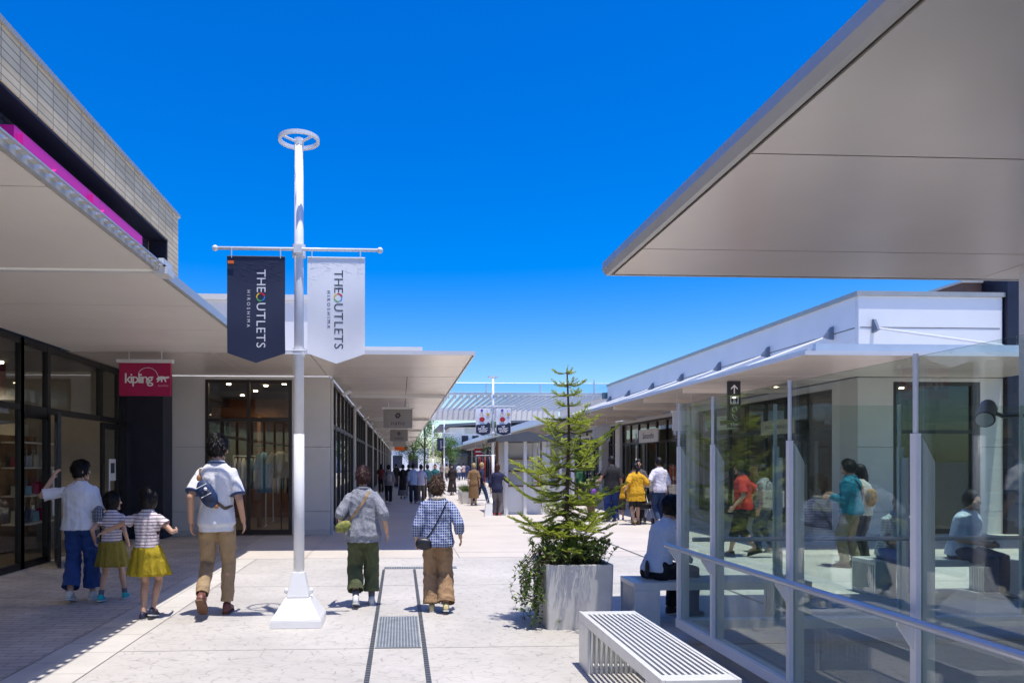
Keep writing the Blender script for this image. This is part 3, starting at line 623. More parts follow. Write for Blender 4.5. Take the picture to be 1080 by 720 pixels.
E_ = thing('shop_building', 'second right-hand shop building beyond the pergola, with a long pale canopy', 'building', (10, 47, 0))
MB().box(9.6, 19, 47, 110, 3.7, 4.7).build('upper_wall', M['wallw'], E_)
MB().box(9.8, 19, 35, 110, 3.3, 3.5).build('window_head', M['panel'], E_)
ch = canopy(E_, 7.16, 10.2, 34.7, 110, ZS, .05, M['soff'], [36 + 4 * k for k in range(18)], [], name='canopy')
MB().box(7.13, 7.155, 34.7, 110, ZS - .01, ZS + .08).build('fascia', M['tube'], ch)
for k in range(9):
    a = 35 + 8 * k; glaze_x(E_, 10.1, -1, [a + .3 + 7.4 * j / 5 for j in range(6)], 0, 3.3, 2.4, M['black'], bar=.1)
    MB().box(9.95, 10.3, a - .25, a + .25, 0, 3.51).build('pilaster', M['panel'], E_)
MB().box(13, 13.2, 35, 110, 0, 3.3).build('back_wall', M['darkwall'], E_)

G = thing('distant_hall', 'distant white two-storey building with three dark tall windows and a curved roof', 'building', (12, 112, 0))
MB().box(7.6, 22, 110, 130, 0, 7.0).build('wall', M['wallw'], G)
for k in range(3): MB().box(9.5 + k * 1.65, 10.5 + k * 1.65, 109.9, 109.99, 3.4, 5.7).build('window', M['navy'], G)
MB().prism([(6.2, 7.0), (6.0, 7.35), (22, 8.3), (22, 8.0)], 'y', 108, 131).build('roof', mat('roof_dark', (.1, .12, .15), .5), G)
MB().box(10, 14, 109.9, 109.98, 6.0, 6.8).build('sign_band', M['fascia'], G)
MB().box(6.5, 16, 106, 109.8, 2.5, 2.9).build('awning', mat('awning_blue', (.2, .3, .42), .6), G)
H_ = thing('distant_building', 'far low white building closing the end of the street', 'building', (0, 150, 0))
MB().box(-30, 6, 150, 160, 0, 4.2).build('wall', M['wallw'], H_)
mb = MB()
for k in range(10): mb.box(-28 + k * 3.3, -26 + k * 3.3, 149.9, 149.99, .3, 3)
mb.each('window', M['navy'], H_)
MB().box(-30.2, 6.2, 149.8, 160.2, 4.202, 4.5).build('coping', M['coping'], H_)

# ================================================================== HANGING SIGNS
def hang_sign(name, label, x, y, w_, h_, ztop, m, group=None, cap=True):
    t = thing(name, label, 'sign', (x, y, ztop), group)
    b = MB().box(x - w_ / 2, x + w_ / 2, y - .03, y + .03, ztop - h_, ztop).build('board', m, t)
    if cap: MB().box(x - w_ / 2 - .04, x + w_ / 2 + .04, y - .05, y + .05, ztop + .001, ztop + .06).build('top_rail', M['fasciaw'], t)
    for s_ in (-1, 1): MB().tube([(x + s_ * w_ * .32, y, ztop + .05), (x + s_ * w_ * .32, y, ZS)], .009, 8).build('hanger', M['fasciaw'], t)
    return t
k = hang_sign('shop_sign', 'crimson hanging sign with white kipling lettering and a little ape', -4.36, 12.4, .86, .56, 3.31, M['crimson'])
lettering('kipling', .24, -4.46, 12.367, 3.04, M['lett'], k, spacing=.82, bold=.002)
lettering('outlet', .055, -4.05, 12.367, 2.925, M['rosel'], k, name='small_lettering', spacing=1.3)
mb = MB()   # simple walking ape mark with a long looped tail
mb.prism([(-4.31, 3.03), (-4.27, 3.08), (-4.21, 3.085), (-4.14, 3.075), (-4.10, 3.085), (-4.085, 3.06), (-4.115, 3.045), (-4.15, 3.045), (-4.135, 2.985), (-4.155, 2.985), (-4.175, 3.03), (-4.20, 3.04), (-4.205, 2.985), (-4.225, 2.985), (-4.235, 3.035), (-4.275, 2.985), (-4.30, 2.985), (-4.28, 3.02)], 'y', 12.362, 12.369); mb.v = [p + Vector((.14, 0, 0)) for p in mb.v]
pt = [(-4.13, 12.366, 3.07)] + [(-4.31 + .17 * math.cos(a), 12.366, 3.08 + .15 * math.sin(a)) for a in [.35, .7, 1.1, 1.5, 1.9, 2.3, 2.7]]
mb.tube(pt, .004, 6); mb.build('emblem', M['lett'], k)
for i, (y, lab) in enumerate([(22.7, 'nearest grey hanging sign with a round mark and dark wording under the arcade canopy'), (37, 'second grey hanging sign with a round mark under the arcade canopy, half behind the first'), (50, 'brownish blank hanging sign behind the two grey ones in the arcade'), (66, 'orange hanging sign farthest along the arcade')]):
    k = hang_sign('shop_sign', lab, -.08, y, .92, .60, 3.30, M['sgrey'] if i < 2 else (M['coping'] if i == 2 else M['orange']), 'signs hanging in the left arcade')
    if i < 2:
        lettering('nano', .2, -.08, y - .033, 2.86, M['dlett'], k, spacing=1.15)
        mb = MB()
        for a in range(6): mb.ball((-.08 + .06 * math.cos(a), y - .032, 3.1 + .06 * math.sin(a * PI / 3)), (.035, .004, .035), 8, 6)
        mb.build('emblem', M['dlett'], k)
hang_sign('shop_sign', 'larger pale blank hanging sign seen above the glass screen on the right arcade', 7.95, 19.6, .64, .5, 3.0, M['signw'], 'pale hanging signs in the right arcade')
hang_sign('shop_sign', 'smaller pale blank hanging sign behind the fir in the right arcade', 8.0, 28, .68, .5, 2.95, M['signw'], 'pale hanging signs in the right arcade')
k = thing('direction_sign', 'black vertical sign with arrow and toilet symbols hanging from the right canopy', 'sign', (7.75, 16.2, 3.5))
MB().box(7.60, 7.90, 16.17, 16.23, 2.42, 3.50).build('board', M['signk'], k)
q = 16.166
MB().prism([(7.735, 3.2), (7.765, 3.2), (7.765, 3.36), (7.83, 3.30), (7.83, 3.335), (7.75, 3.42), (7.67, 3.335), (7.67, 3.30), (7.735, 3.36)], 'y', q - .003, q).build('arrow', M['lett'], k)
MB().box(7.65, 7.85, q - .002, q, 2.97, 3.16).build('toilet_plate', M['lett'], k)
mb = MB()
for x in (7.70, 7.80):
    mb.ball((x, q - .004, 3.13), (.018, .003, .018), 8, 6); mb.prism([(x - .022, 3.10), (x + .022, 3.10), (x + .03, 3.03), (x + .012, 3.03), (x + .012, 2.98), (x - .012, 2.98), (x - .012, 3.03), (x - .03, 3.03)], 'y', q - .006, q - .002)
mb.box(7.748, 7.752, q - .006, q - .002, 2.98, 3.15); mb.build('toilet_figures', M['signk'], k)
mb = MB(); 
mb.tube([(7.75 + .05 * math.cos(a / 10 * 2 * PI), q - .001, 2.84 + .05 * math.sin(a / 10 * 2 * PI)) for a in range(9)], .006, 6)
mb.tube([(7.78, q - .001, 2.9), (7.82, q - .001, 2.86), (7.8, q - .001, 2.82)], .006, 6)
mb.tube([(7.70, q - .001, 2.73), (7.72, q - .001, 2.66), (7.80, q - .001, 2.58), (7.82, q - .001, 2.64), (7.76, q - .001, 2.70), (7.70, q - .001, 2.73)], .006, 6)
mb.build('access_symbols', M['lett'], k)
lettering('55m', .1, 7.75, q - .001, 2.49, M['lett'], k, spacing=1.1)
k = thing('shop_sign', 'long cream signboard with dark wording on the right shopfront by the red-shirted man', 'sign', (10.0, 18.6, 2.5))
MB().box(10.03, 10.09, 17.75, 19.35, 2.36, 2.74).build('board', M['signc'], k)
lettering('PETER LAUREN & CO', .13, 10.027, 18.5, 2.55, M['dlett'], k, rot=R(-90), spacing=.95)
k = thing('shop_sign', 'white signboard with dark script on the right shopfront behind the yellow dress', 'sign', (10.0, 28, 2.5))
MB().box(10.03, 10.09, 27.3, 29.5, 2.42, 2.95).build('board', M['signw'], k)
lettering('Samantha', .34, 10.027, 28.4, 2.68, M['dlett'], k, rot=R(-90), shear=.25)
# ================================================================== LAMP POLE WITH BANNERS
def make_pole(label, banners=None):
    t = thing('lamp_pole', label, 'lamp pole', (0, 0, 0), 'white lamp poles with a ring head')
    MB().tube([(0, 0, .45), (0, 0, 1.9)], [.054, .053], 24).tube([(0, 0, 1.903), (0, 0, 4.84)], [.05, .044], 24).build('pole', M['pole'], t, smooth=False).data.shade_smooth()
    def fr(z0, a0, z1, a1): return ([(-a0, -a0, z0), (a0, -a0, z0), (a0, a0, z0), (-a0, a0, z0)], [(-a1, -a1, z1), (a1, -a1, z1), (a1, a1, z1), (-a1, a1, z1)])
    mb = MB()
    for f in [fr(0, .25, .075, .245), fr(.0755, .245, .27, .125), fr(.275, .11, .52, .058)]: mb.rings(f)
    b = mb.build('base', M['pole'], t, bevel=.006)
    for s in (-1, 1): MB().ball((s * .125, -.02, .33), (.022, .022, .03), 10, 8).build('bolt', M['pole'], b)
    n = 40; mb = MB(); rr = [(.205, -.018), (.205, .018), (.178, .018), (.178, -.018)]
    k = len(mb.v)
    for i in range(n):
        a = 2 * PI * i / n
        for (r, z) in rr: mb.v.append(Vector((r * math.cos(a), r * math.sin(a), 4.86 + z)))
    for i in range(n):
        for j in range(4): mb.f.append((i * 4 + j, ((i + 1) % n) * 4 + j, ((i + 1) % n) * 4 + (j + 1) % 4, i * 4 + (j + 1) % 4))
    r_ = mb.build('ring_head', M['pole'], t)
    mb = MB()
    for a in (0, 2 * PI / 3, 4 * PI / 3): mb.tube([(0, 0, 4.83), (.16 * math.sin(a), .16 * math.cos(a), 4.86)], .012, 8)
    mb.tube([(0, 0, 4.8), (0, 0, 4.87)], .046, 16); mb.build('spoke', M['pole'], r_)
    mb = MB().tube([(-.8, -.07, 3.74), (.8, -.07, 3.74)], .017, 12)
    for s in (-1, 1): mb.ball((s * .815, -.07, 3.74), .03)
    c = mb.build('crossarm', M['pole'], t, smooth=True)
    MB().tube([(0, 0, 3.68), (0, 0, 3.8)], .066, 20).box(-.04, .04, -.09, -.03, 3.70, 3.78).build('clamp', M['pole'], c)
    MB().tube([(0, 0, 2.68), (0, 0, 2.76)], .062, 20).tube([(-.15, -.06, 2.735), (.15, -.06, 2.735)], .008, 8).tube([(-.13, -.06, 2.70), (.13, -.06, 2.70)], .006, 8).build('lower_clamp', M['pole'], t)
    return t
def ban_y(x, z, x0, x1, z1, z0, yy, flip):
    u = (x - x0) / (x1 - x0); h_ = (x1 - x0) / 2; zb = z0 - .10 * (1 - abs(x - (x0 + x1) / 2) / h_); v = (z1 - z) / (z1 - zb); return yy + .012 * v * math.sin(u * 5 + v * 2 + flip) + .006 * math.sin(v * 7 + flip)
def conform(o, par, x0, x1, z1, z0, yy, flip, lift):
    a = acc(par)
    for v in o.data.vertices: p = v.co + a; v.co.y += ban_y(p.x, p.z, x0, x1, z1, z0, yy, flip) - lift - yy
    o.data.update()
def banner_mesh(x0, x1, z0, z1, tip, yy, flip=0):
    """hanging cloth with a pointed foot and soft ripples"""
    nx, nz = 16, 30; mb = MB(); xc = (x0 + x1) / 2; h = (x1 - x0) / 2
    def P(i, j, back):
        u = i / nx; x = x0 + (x1 - x0) * u; zb = z0 - tip * (1 - abs(x - xc) / h); v = j / nz; z = z1 + (zb - z1) * v
        y = yy + .012 * v * math.sin(u * 5 + v * 2 + flip) + .006 * math.sin(v * 7 + flip) + (.003 if back else 0)
        return (x, y, z)
    for back in (0, 1):
        k = len(mb.v)
        for j in range(nz + 1):
            for i in range(nx + 1): mb.v.append(Vector(P(i, j, back)))
        for j in range(nz):
            for i in range(nx):
                a = k + j * (nx + 1) + i; q_ = (a, a + nx + 1, a + nx + 2, a + 1); mb.f.append(q_ if not back else q_[::-1])
    return mb
def ring_arc(mb, cx, cy, cz, r, a0, a1, w0, w1, n=10):
    for i in range(n):
        a = a0 + (a1 - a0) * i / n; b = a0 + (a1 - a0) * (i + 1) / n; wa = w0 + (w1 - w0) * i / n; wb = w0 + (w1 - w0) * (i + 1) / n
        P = lambda t, rr: (cx + rr * math.cos(t), cz + rr * math.sin(t))
        mb.prism([P(a, r - wa), P(b, r - wb), P(b, r + wb), P(a, r + wa)][::-1], 'y', cy - .0005, cy + .0005)
arc_cols = [mat('arc_' + n_, c, .5, var=0) for n_, c in [('red', (.7, .02, .05)), ('yellow', (.8, .55, .02)), ('green', (.1, .5, .1)), ('blue', (.02, .3, .75))]]
def outlet_banner(dark, bx, label):
    b = thing('banner', label, 'banner', (bx, 7.20, 3.66), 'THE OUTLETS banners on the near pole')
    x0, x1 = bx - .285, bx + .285; Y = 7.13; base = M['bannerd'] if dark else M['bannerw']; ink = M['lett'] if dark else M['dlett']
    cl = banner_mesh(x0, x1, 2.70, 3.655, .10, Y, 0 if dark else 2).build('cloth', base, b, smooth=True)
    xb = bx + (.045 if dark else .02)
    yt = Y; fl_ = 0 if dark else 2; CF = (x0, x1, 3.655, 2.70, Y, fl_); L0 = len(kids(b))
    lettering('THE', .126, xb, yt, 3.415, ink, b, tilt=R(90), spacing=1.0, thick=.0008)
    lettering('UTLETS', .126, xb, yt, 2.975, ink, b, tilt=R(90), spacing=1.1, thick=.0008)
    lettering('HIROSHIMA', .045, bx - .075, yt, 3.14, ink, b, tilt=R(90), spacing=1.75, name='small_lettering', thick=.0008)
    for i, m_ in enumerate(arc_cols):
        mb = MB(); a0 = R(20 + 90 * i); ring_arc(mb, xb, yt, 3.255, .038, a0, a0 + R(84), .009 - .0015 * i, .005); mb.build('emblem_arc', m_, b)
    r2 = random.Random(3 if dark else 5); mb = MB()    # the faint street-map drawing at the top of the cloth
    for i in range(46):
        x = r2.uniform(x0 + .02, x1 - .06); z = 3.63 - abs(r2.gauss(0, .12)); 
        if z < 3.3: continue
        L = r2.uniform(.02, .09); hor = r2.random() < .5; a = r2.uniform(-.4, .4)
        e = (x + L * math.cos(a), z + L * math.sin(a)) if hor else (x + L * math.sin(a), z - L * math.cos(a))
        e = (min(e[0], x1 - .01), e[1])
        mb.tube([(x, yt, z), (e[0], yt, e[1])], .0006, 4)
    mb.build('map_drawing', M['bannerline'] if dark else M['bannerlg'], b)
    for o in kids(b):
        if o is not cl: conform(o, b, *CF, .0013)
    for s in (-1, 1): MB().tube([(bx + s * .24, Y + .0, 3.64), (bx + s * .24, 7.13, 3.74)], .006, 6).build('hook', M['steel'], b)
    MB().tube([(x0, Y + .002, 3.655), (x1, Y + .002, 3.655)], .007, 8).build('hem_rod', M['bannerw'] if not dark else M['dlett'], b)
    if dark: MB().box(x0 + .01, x0 + .07, Y - .012, Y - .008, 3.58, 3.61).build('cloth_tag', M['orange'], b)
    return b
pole = make_pole('nearest tall white lamp pole with a ring head, between the navy and white banners'); pole.location = (-1.02, 7.22, 0)
outlet_banner(True, -1.43, 'navy hanging banner reading THE OUTLETS HIROSHIMA, left of the near pole')
outlet_banner(False, -.64, 'white hanging banner reading THE OUTLETS HIROSHIMA, right of the near pole')
dup(pole, (3.53, 27, 0), 0, 'white lamp pole in mid street carrying two floral banners beside the kiosk')
dup(pole, (2.75, 60, 0), 0, 'distant lamp pole just left of the black banner')
dup(pole, (3.2, 52, 0), 0, 'distant bare lamp pole standing in front of the white hall')
for o in bpy.data.objects:
    pass
def event_banner(bx, y, label):
    b = thing('banner', label, 'banner', (bx, y, 3.66), 'floral banners on the second pole')
    banner_mesh(bx - .28, bx + .28, 2.68, 3.655, .06, y - .09, bx).build('cloth', M['bannerw'], b, smooth=True)
    Y = y - .108
    MB().prism([(bx - .27, 2.72), (bx, 2.63), (bx + .27, 2.72), (bx + .27, 3.08), (bx + .2, 3.13), (bx + .12, 3.06), (bx - .27, 3.03)], 'y', Y - .002, Y).build('dark_field', M['bannerd'], b)
    mb = MB()
    for a in range(6): mb.ball((bx - .04 + .06 * math.cos(a * 1.05), Y, 3.24 + .05 * math.sin(a * 1.05)), (.05, .004, .045), 8, 6)
    mb.build('red_flower', M['signr'], b)
    MB().ball((bx - .05, Y, 3.58), (.05, .004, .05), 8, 6).ball((bx + .15, Y, 3.56), (.02, .004, .02), 8, 6).build('violet_flower', M['purple'], b)
    mb = MB().ball((bx + .19, Y, 3.43), (.06, .004, .06), 8, 6); ring_arc(mb, bx - .08, Y, 3.42, .05, 0, 5, .008, .006); ring_arc(mb, bx + .02, Y, 3.43, .05, 2, 6, .008, .006)
    mb.build('gold_flower', mat('gold_print', (.7, .42, .12), .6), b)
    for s, z_, tx in ((.1, 2.96, 'UP'), (.13, 2.87, 'MUSIC'), (.1, 2.78, 'SHOW')): lettering(tx, s, bx - .01, Y - .004, z_, M['lett'], b, bold=.003)
event_banner(3.53 - .39, 27, 'floral banner with a dark foot, left of the second lamp pole')
event_banner(3.53 + .39, 27, 'floral banner with a dark foot, right of the second lamp pole')
b = thing('banner', 'small distant black banner hanging beside the far lamp pole', 'banner', (3.2, 60, 3.6))
banner_mesh(2.9 + .2, 2.9 + .8, 2.6, 3.62, .08, 59.9, 1).build('cloth', M['bannerd'], b)
lettering('OUTLETS', .16, 3.4, 59.86, 3.1, M['lett'], b, tilt=R(90))

# ================================================================== BENCHES
def make_bench(label):
    t = thing('slatted_bench', label, 'bench', (0, 0, 0), 'grey metal slatted benches')
    W, L, H = .45, 1.80, .43
    # side frames: flat inverted-U plates on both long edges
    for s in (-1, 1):
        xo = s * W / 2; xi = s * (W / 2 - .022)
        mb = MB(); mb.box(xo, xi, -L / 2, L / 2, H - .075, H)
        for e in (-1, 1):
            mb.box(xo, xi, e * L / 2, e * (L / 2 - .26), 0, H - .0755)
        mb.build('side_frame', M['bench'], t, bevel=.003)
    mb = MB(); n = 11
    for k in range(n):
        x = -W / 2 + .022 + .012 + (W - .068) * k / (n - 1)
        mb.box(x - .009, x + .009, -L / 2 + .1, L / 2 - .1, H - .045, H - .006)
    mb.build('seat_slat', M['bench'], t)
    for e in (-1, 1):
        MB().box(-W / 2 + .023, W / 2 - .023, e * L / 2, e * (L / 2 - .1), H - .05, H - .002).build('end_plate', M['bench'], t, bevel=.003)
        mb = MB()
        for k in range(n):
            x = -W / 2 + .034 + (W - .068) * k / (n - 1)
            mb.box(x - .009, x + .009, e * (L / 2 - .01), e * (L / 2 - .04), .0, H - .0505); mb.box(x - .009, x + .009, e * (L / 2 - .22), e * (L / 2 - .258), .0, H - .0505)
        mb.box(-W / 2 + .023, W / 2 - .023, e * (L / 2 - .041), e * (L / 2 - .219), 0, .03)
        mb.build('slatted_leg', M['bench'], t)
    return t
bn = make_bench('nearest slatted metal bench at the bottom of the photo, in full sun'); bn.location = (1.65, 4.72, 0)
dup(bn, (3.2, 7.12, 0), R(90), 'slatted metal bench in blue shade under the seated man in the pale blue shirt')
b3 = dup(bn, (6.6, 8.5, 0), R(90), 'slatted metal bench seen through the glass screen, under the seated reader')

# ================================================================== PLANTS
def leaf(mb, p, d, L, w_, up, y=0.0, fold=.25):
    d = d.normalized(); s = d.cross(up)
    s = s.normalized() if s.length > 1e-4 else Vector((1, 0, 0)); n = s.cross(d)
    k = len(mb.v); m_ = p + d * L * .5
    mb.v += [p, m_ + s * w_ + n * L * fold * .3, p + d * L, m_ - s * w_ + n * L * fold * .3]
    mb.f.append((k, k + 1, k + 2, k + 3)); mb.y += [y] * 4
def make_fir():
    r = random.Random(11)
    t = thing('potted_fir', 'young fir with tiered branches growing from the square planter', 'tree', (1.74, 7.15, .56))
    bx, by = 1.70, 7.15
    def trunk(z): return Vector((bx + .012 * math.sin(z * 4), by + .01 * math.cos(z * 3), z))
    zs = [.5 + k * (2.56 - .5) / 14 for k in range(15)]
    MB().tube([trunk(z) for z in zs], [.024 * (1 - .8 * k / 14) + .003 for k in range(15)], 10).build('trunk', M['bark'], t, smooth=True)
    tw = MB(); nd = MB()
    def needles(a, d, L, young0, dens, nl):
        n = int(L / dens); side = d.cross(Vector((0, 0, 1)))
        side = side.normalized() if side.length > .01 else Vector((1, 0, 0)); up = side.cross(d)
        for i in range(n):
            u = (i + r.random()) / n; p = a + d * L * u
            for s in (-1, 1):
                e = (d * .55 + side * s * r.uniform(.6, 1) + up * r.uniform(.1, .6)).normalized()
                leaf(nd, p, e, nl * r.uniform(.75, 1.15) * (1 - .3 * u), .0030, up, min(1, max(0, young0 + .55 * u + r.uniform(-.15, .15))))
            e = (d * .7 + up * 1).normalized(); leaf(nd, p, e, nl * .8, .0030, side, min(1, young0 + .5 * u))
        leaf(nd, a + d * L * .93, d, nl, .004, up, 1)
    tiers = [(2.53, .14, 3), (2.41, .19, 4), (2.31, .17, 4), (2.20, .18, 4), (2.07, .42, 5), (1.95, .34, 5), (1.83, .48, 6), (1.70, .42, 6), (1.58, .54, 7), (1.46, .5, 7), (1.34, .58, 7), (1.22, .62, 9), (1.13, .54, 8), (1.04, .62, 9), (.96, .5, 8), (.88, .5, 7), (.8, .40, 7)]
    for ti, (z, R0, nb) in enumerate(tiers):
        ph = r.uniform(0, 2 * PI)
        for k in range(nb):
            if ti > 3 and r.random() < .2: continue
            a = ph + 2 * PI * k / nb + r.uniform(-.25, .25); L = R0 * r.uniform(.55, 1.18)
            d0 = Vector((math.cos(a), math.sin(a), 0)); rise = r.uniform(0, .1) if ti < 4 else (r.uniform(-.12, .34) if ti < 9 else r.uniform(-.35, .2))
            pts = []; n = 6; zj = r.uniform(-.05, .05) if ti > 4 else 0
            for i in range(n + 1):
                u = i / n; pts.append(trunk(z + zj) + d0 * L * u + Vector((0, 0, L * (rise * u + .16 * u * u - .16 * math.sin(u * PI)))))
            tw.tube(pts, [.007 * (1 - .75 * i / n) * (.6 + L) for i in range(n + 1)], 5)
            yg = r.uniform(0, .45) if z > 1 else r.uniform(0, .25)
            for i in range(n):
                if i >= 1: needles(pts[i], (pts[i + 1] - pts[i]).normalized(), (pts[i + 1] - pts[i]).length, yg + .12 * i, .0085, .029)
            m_ = int(L / .046)
            for i in range(1, m_):
                u = i / m_; j = min(n - 1, int(u * n)); p = pts[j].lerp(pts[j + 1], u * n - j); dd = (pts[j + 1] - pts[j]).normalized()
                sd = dd.cross(Vector((0, 0, 1))).normalized()
                for s in (-1, 1):
                    if r.random() < .22: continue
                    l2 = (L * (1 - u) * .62 + .035) * r.uniform(.6, 1.1); l2 = min(l2, .22)
                    e = (dd * .85 + sd * s * .9 + Vector((0, 0, r.uniform(-.12, .22)))).normalized()
                    e2_ = (e + Vector((0, 0, r.uniform(-.25, .35)))).normalized(); mid = p + e * l2 * .5; tw.tube([p, mid, mid + e2_ * l2 * .5], [.0022, .0016, .001], 4); needles(p, e, l2 * .5, yg + r.uniform(-.15, .2), .0085, .028); needles(mid, e2_, l2 * .5, yg + r.uniform(.1, .45), .0085, .030)
    needles(trunk(2.5), Vector((.12, 0, 1)).normalized(), .10, .8, .006, .026)
    tw.build('branch', M['bark'], t); nd.build('needles', M['fir'], t)
make_fir()
pl = thing('planter', 'square pale concrete planter in the sun holding the fir and shrubs', 'planter', (1.73, 7.15, 0))
def rr_box(x0, x1, y0, y1, rad, n=6):
    pts = []
    for (cx, cy, a0) in [(x1 - rad, y1 - rad, 0), (x0 + rad, y1 - rad, 90), (x0 + rad, y0 + rad, 180), (x1 - rad, y0 + rad, 270)]:
        for i in range(n + 1): a = R(a0 + 90 * i / n); pts.append((cx + rad * math.cos(a), cy + rad * math.sin(a)))
    return pts
def ringz(pts, z): return [(p[0], p[1], z) for p in pts]
o1 = rr_box(1.42, 2.05, 6.80, 7.50, .025); o2 = rr_box(1.405, 2.065, 6.785, 7.515, .03); i1 = rr_box(1.445, 2.025, 6.825, 7.475, .02)
MB().rings([ringz(o1, 0), ringz(o2, .60), ringz(o2, .625), ringz(i1, .625), ringz(i1, .55)]).build('tub', M['planter'], pl)
MB().rings([ringz(i1, .551), ringz(i1, .585)]).build('soil', M['soil'], pl)
def shrub_at(name, label, x, y, z, w_, d_, h, n, seed, parent=None, long=.05, trail=False):
    r = random.Random(seed); t = thing(name, label, 'shrub', (x, y, z)); st = MB(); lf = MB()
    for i in range(n):
        if trail:
            a = r.uniform(PI * .75, PI * 1.35); x0 = x + r.uniform(-.1, .1); y0 = y + r.uniform(-d_, d_); L = r.uniform(.3, 1.0)
            pts = [Vector((x0, y0, z)), Vector((x0 - .07, y0, z + r.uniform(.05, .2))), Vector((x0 - r.uniform(.14, .26), y0 - r.uniform(0, .08), z - .02))]
            q_ = pts[-1].copy()
            for s in range(int(L / .09)): q_ = q_ + Vector((r.uniform(-.03, .035), r.uniform(-.03, .03), -r.uniform(.03, .07))); pts.append(q_.copy())
        else:
            x0 = x + r.uniform(-w_, w_) * .8; y0 = y + r.uniform(-d_, d_) * .8; tilt = Vector((r.uniform(-.6, .6), r.uniform(-.6, .6), 1)).normalized(); L = h * r.uniform(.5, 1.1)
            pts = [Vector((x0, y0, z)) + tilt * L * u + Vector((tilt.x, tilt.y, 0)) * L * .4 * u * u for u in (0, .35, .7, 1)]
        st.tube(pts, [.004 - .0008 * min(k, 3) for k in range(len(pts))], 5)
        for k in range(len(pts) - 1):
            seg = pts[k + 1] - pts[k]; m_ = 3 if trail else 4
            if k == 0 and not trail: m_ = 1
            for j in range(m_):
                p = pts[k] + seg * (j + r.random()) / m_
                e = Vector((r.uniform(-1, 1), r.uniform(-1, 1), r.uniform(-.3, .9))).normalized()
                leaf(lf, p, e, long * r.uniform(.7, 1.3), long * (.34 if trail else .2), Vector((r.uniform(-.4, .4), r.uniform(-.4, .4), 1)), r.random() ** 2)
        for j in range(5):
            e = (pts[-1] - pts[-2]).normalized() + Vector((r.uniform(-1, 1), r.uniform(-1, 1), r.uniform(-.2, .6))); leaf(lf, pts[-1], e, long * r.uniform(.8, 1.4), long * .2, Vector((0, 0, 1)), r.random())
    st.build('stem', M['bark'], t); lf.build('foliage', M['shrub'], t); return t
shrub_at('leafy_shrub', 'low leafy shrub filling the right side of the planter rim', 1.86, 7.1, .58, .18, .28, .24, 85, 1)
shrub_at('leafy_shrub', 'bushier low shrub at the left of the fir trunk in the planter', 1.56, 7.05, .58, .13, .25, .27, 75, 2)
shrub_at('trailing_plant', 'trailing ivy-like plant spilling over the left side of the planter', 1.47, 7.05, .6, .1, .2, .3, 34, 3, long=.045, trail=True)

def tree(label, x, y, h, cr, seed, n=2600, lean=0):
    r = random.Random(seed); t = thing('street_tree', label, 'tree', (x, y, 0), 'trees at the far end of the street'); 
    tk = MB(); lf = MB(); tk.tube([(x, y, 0), (x + .1, y, h * .4), (x + .05, y, h * .9)], [.11, .08, .02], 8)
    cl = []
    for i in range(26):
        a = r.uniform(0, 2 * PI); rr = cr * math.sqrt(r.random()) * .85; z = h * r.uniform(.34, .98); rr *= 1 - max(0, (z / h - .6)) * 1.3
        c = Vector((x + rr * math.cos(a), y + rr * math.sin(a), z)); cl.append((c, r.uniform(.25, .55) * cr * .6)); tk.tube([(x + .05, y, z * .7), c], [.03, .01], 5)
    for i in range(n):
        c, s = r.choice(cl); p = c + Vector((r.gauss(0, 1), r.gauss(0, 1), r.gauss(0, .7))) * s * .6
        leaf(lf, p, Vector((r.uniform(-1, 1), r.uniform(-1, 1), r.uniform(-.6, .6))), r.uniform(.12, .22), .05, Vector((r.uniform(-.5, .5), r.uniform(-.5, .5), 1)), r.random() ** 1.5)
    tk.build('trunk', M['bark'], t); lf.build('crown', M['leaf'], t)
tree('tallest airy green tree far down the street, left of the black banner', 2.3, 70, 6.2, 2.0, 1, 2600)
tree('bushy bright tree at the end of the arcade opening', 1.3, 78, 4.3, 1.9, 2, 3000)
tree('low bright green tree right of the far black banner', 4.3, 74, 4.2, 1.7, 3, 2600)
tree('round low tree far off behind the two thin poles', 5.6, 82, 4.4, 1.8, 4, 2400)
tree('grey-green airy treetop behind the right floral banner', 8.6, 66, 5.9, 1.2, 6, 900)
for i, (x, y) in enumerate([(2.55, 27.6), (2.6, 28.8), (2.65, 30.2)]):
    p = thing('flower_box', ['nearest', 'middle', 'farthest'][i] + ' of the small grey boxes of grass-like plants in mid street', 'planter', (x, y, 0), 'small plant boxes in mid street')
    MB().rings([ringz(rr_box(x - .16, x + .16, y - .2, y + .2, .02), 0), ringz(rr_box(x - .2, x + .2, y - .24, y + .24, .02), .45)]).build('box', M['planter'], p)
    lf = MB(); r = random.Random(i)
    for j in range(220): leaf(lf, Vector((x + r.uniform(-.17, .17), y + r.uniform(-.2, .2), .44)), Vector((r.uniform(-.6, .6), r.uniform(-.6, .6), 1)), r.uniform(.15, .38), .014, Vector((1, 0, .2)), r.random() * .8)
    lf.build('leaves', M['shrub'], p)

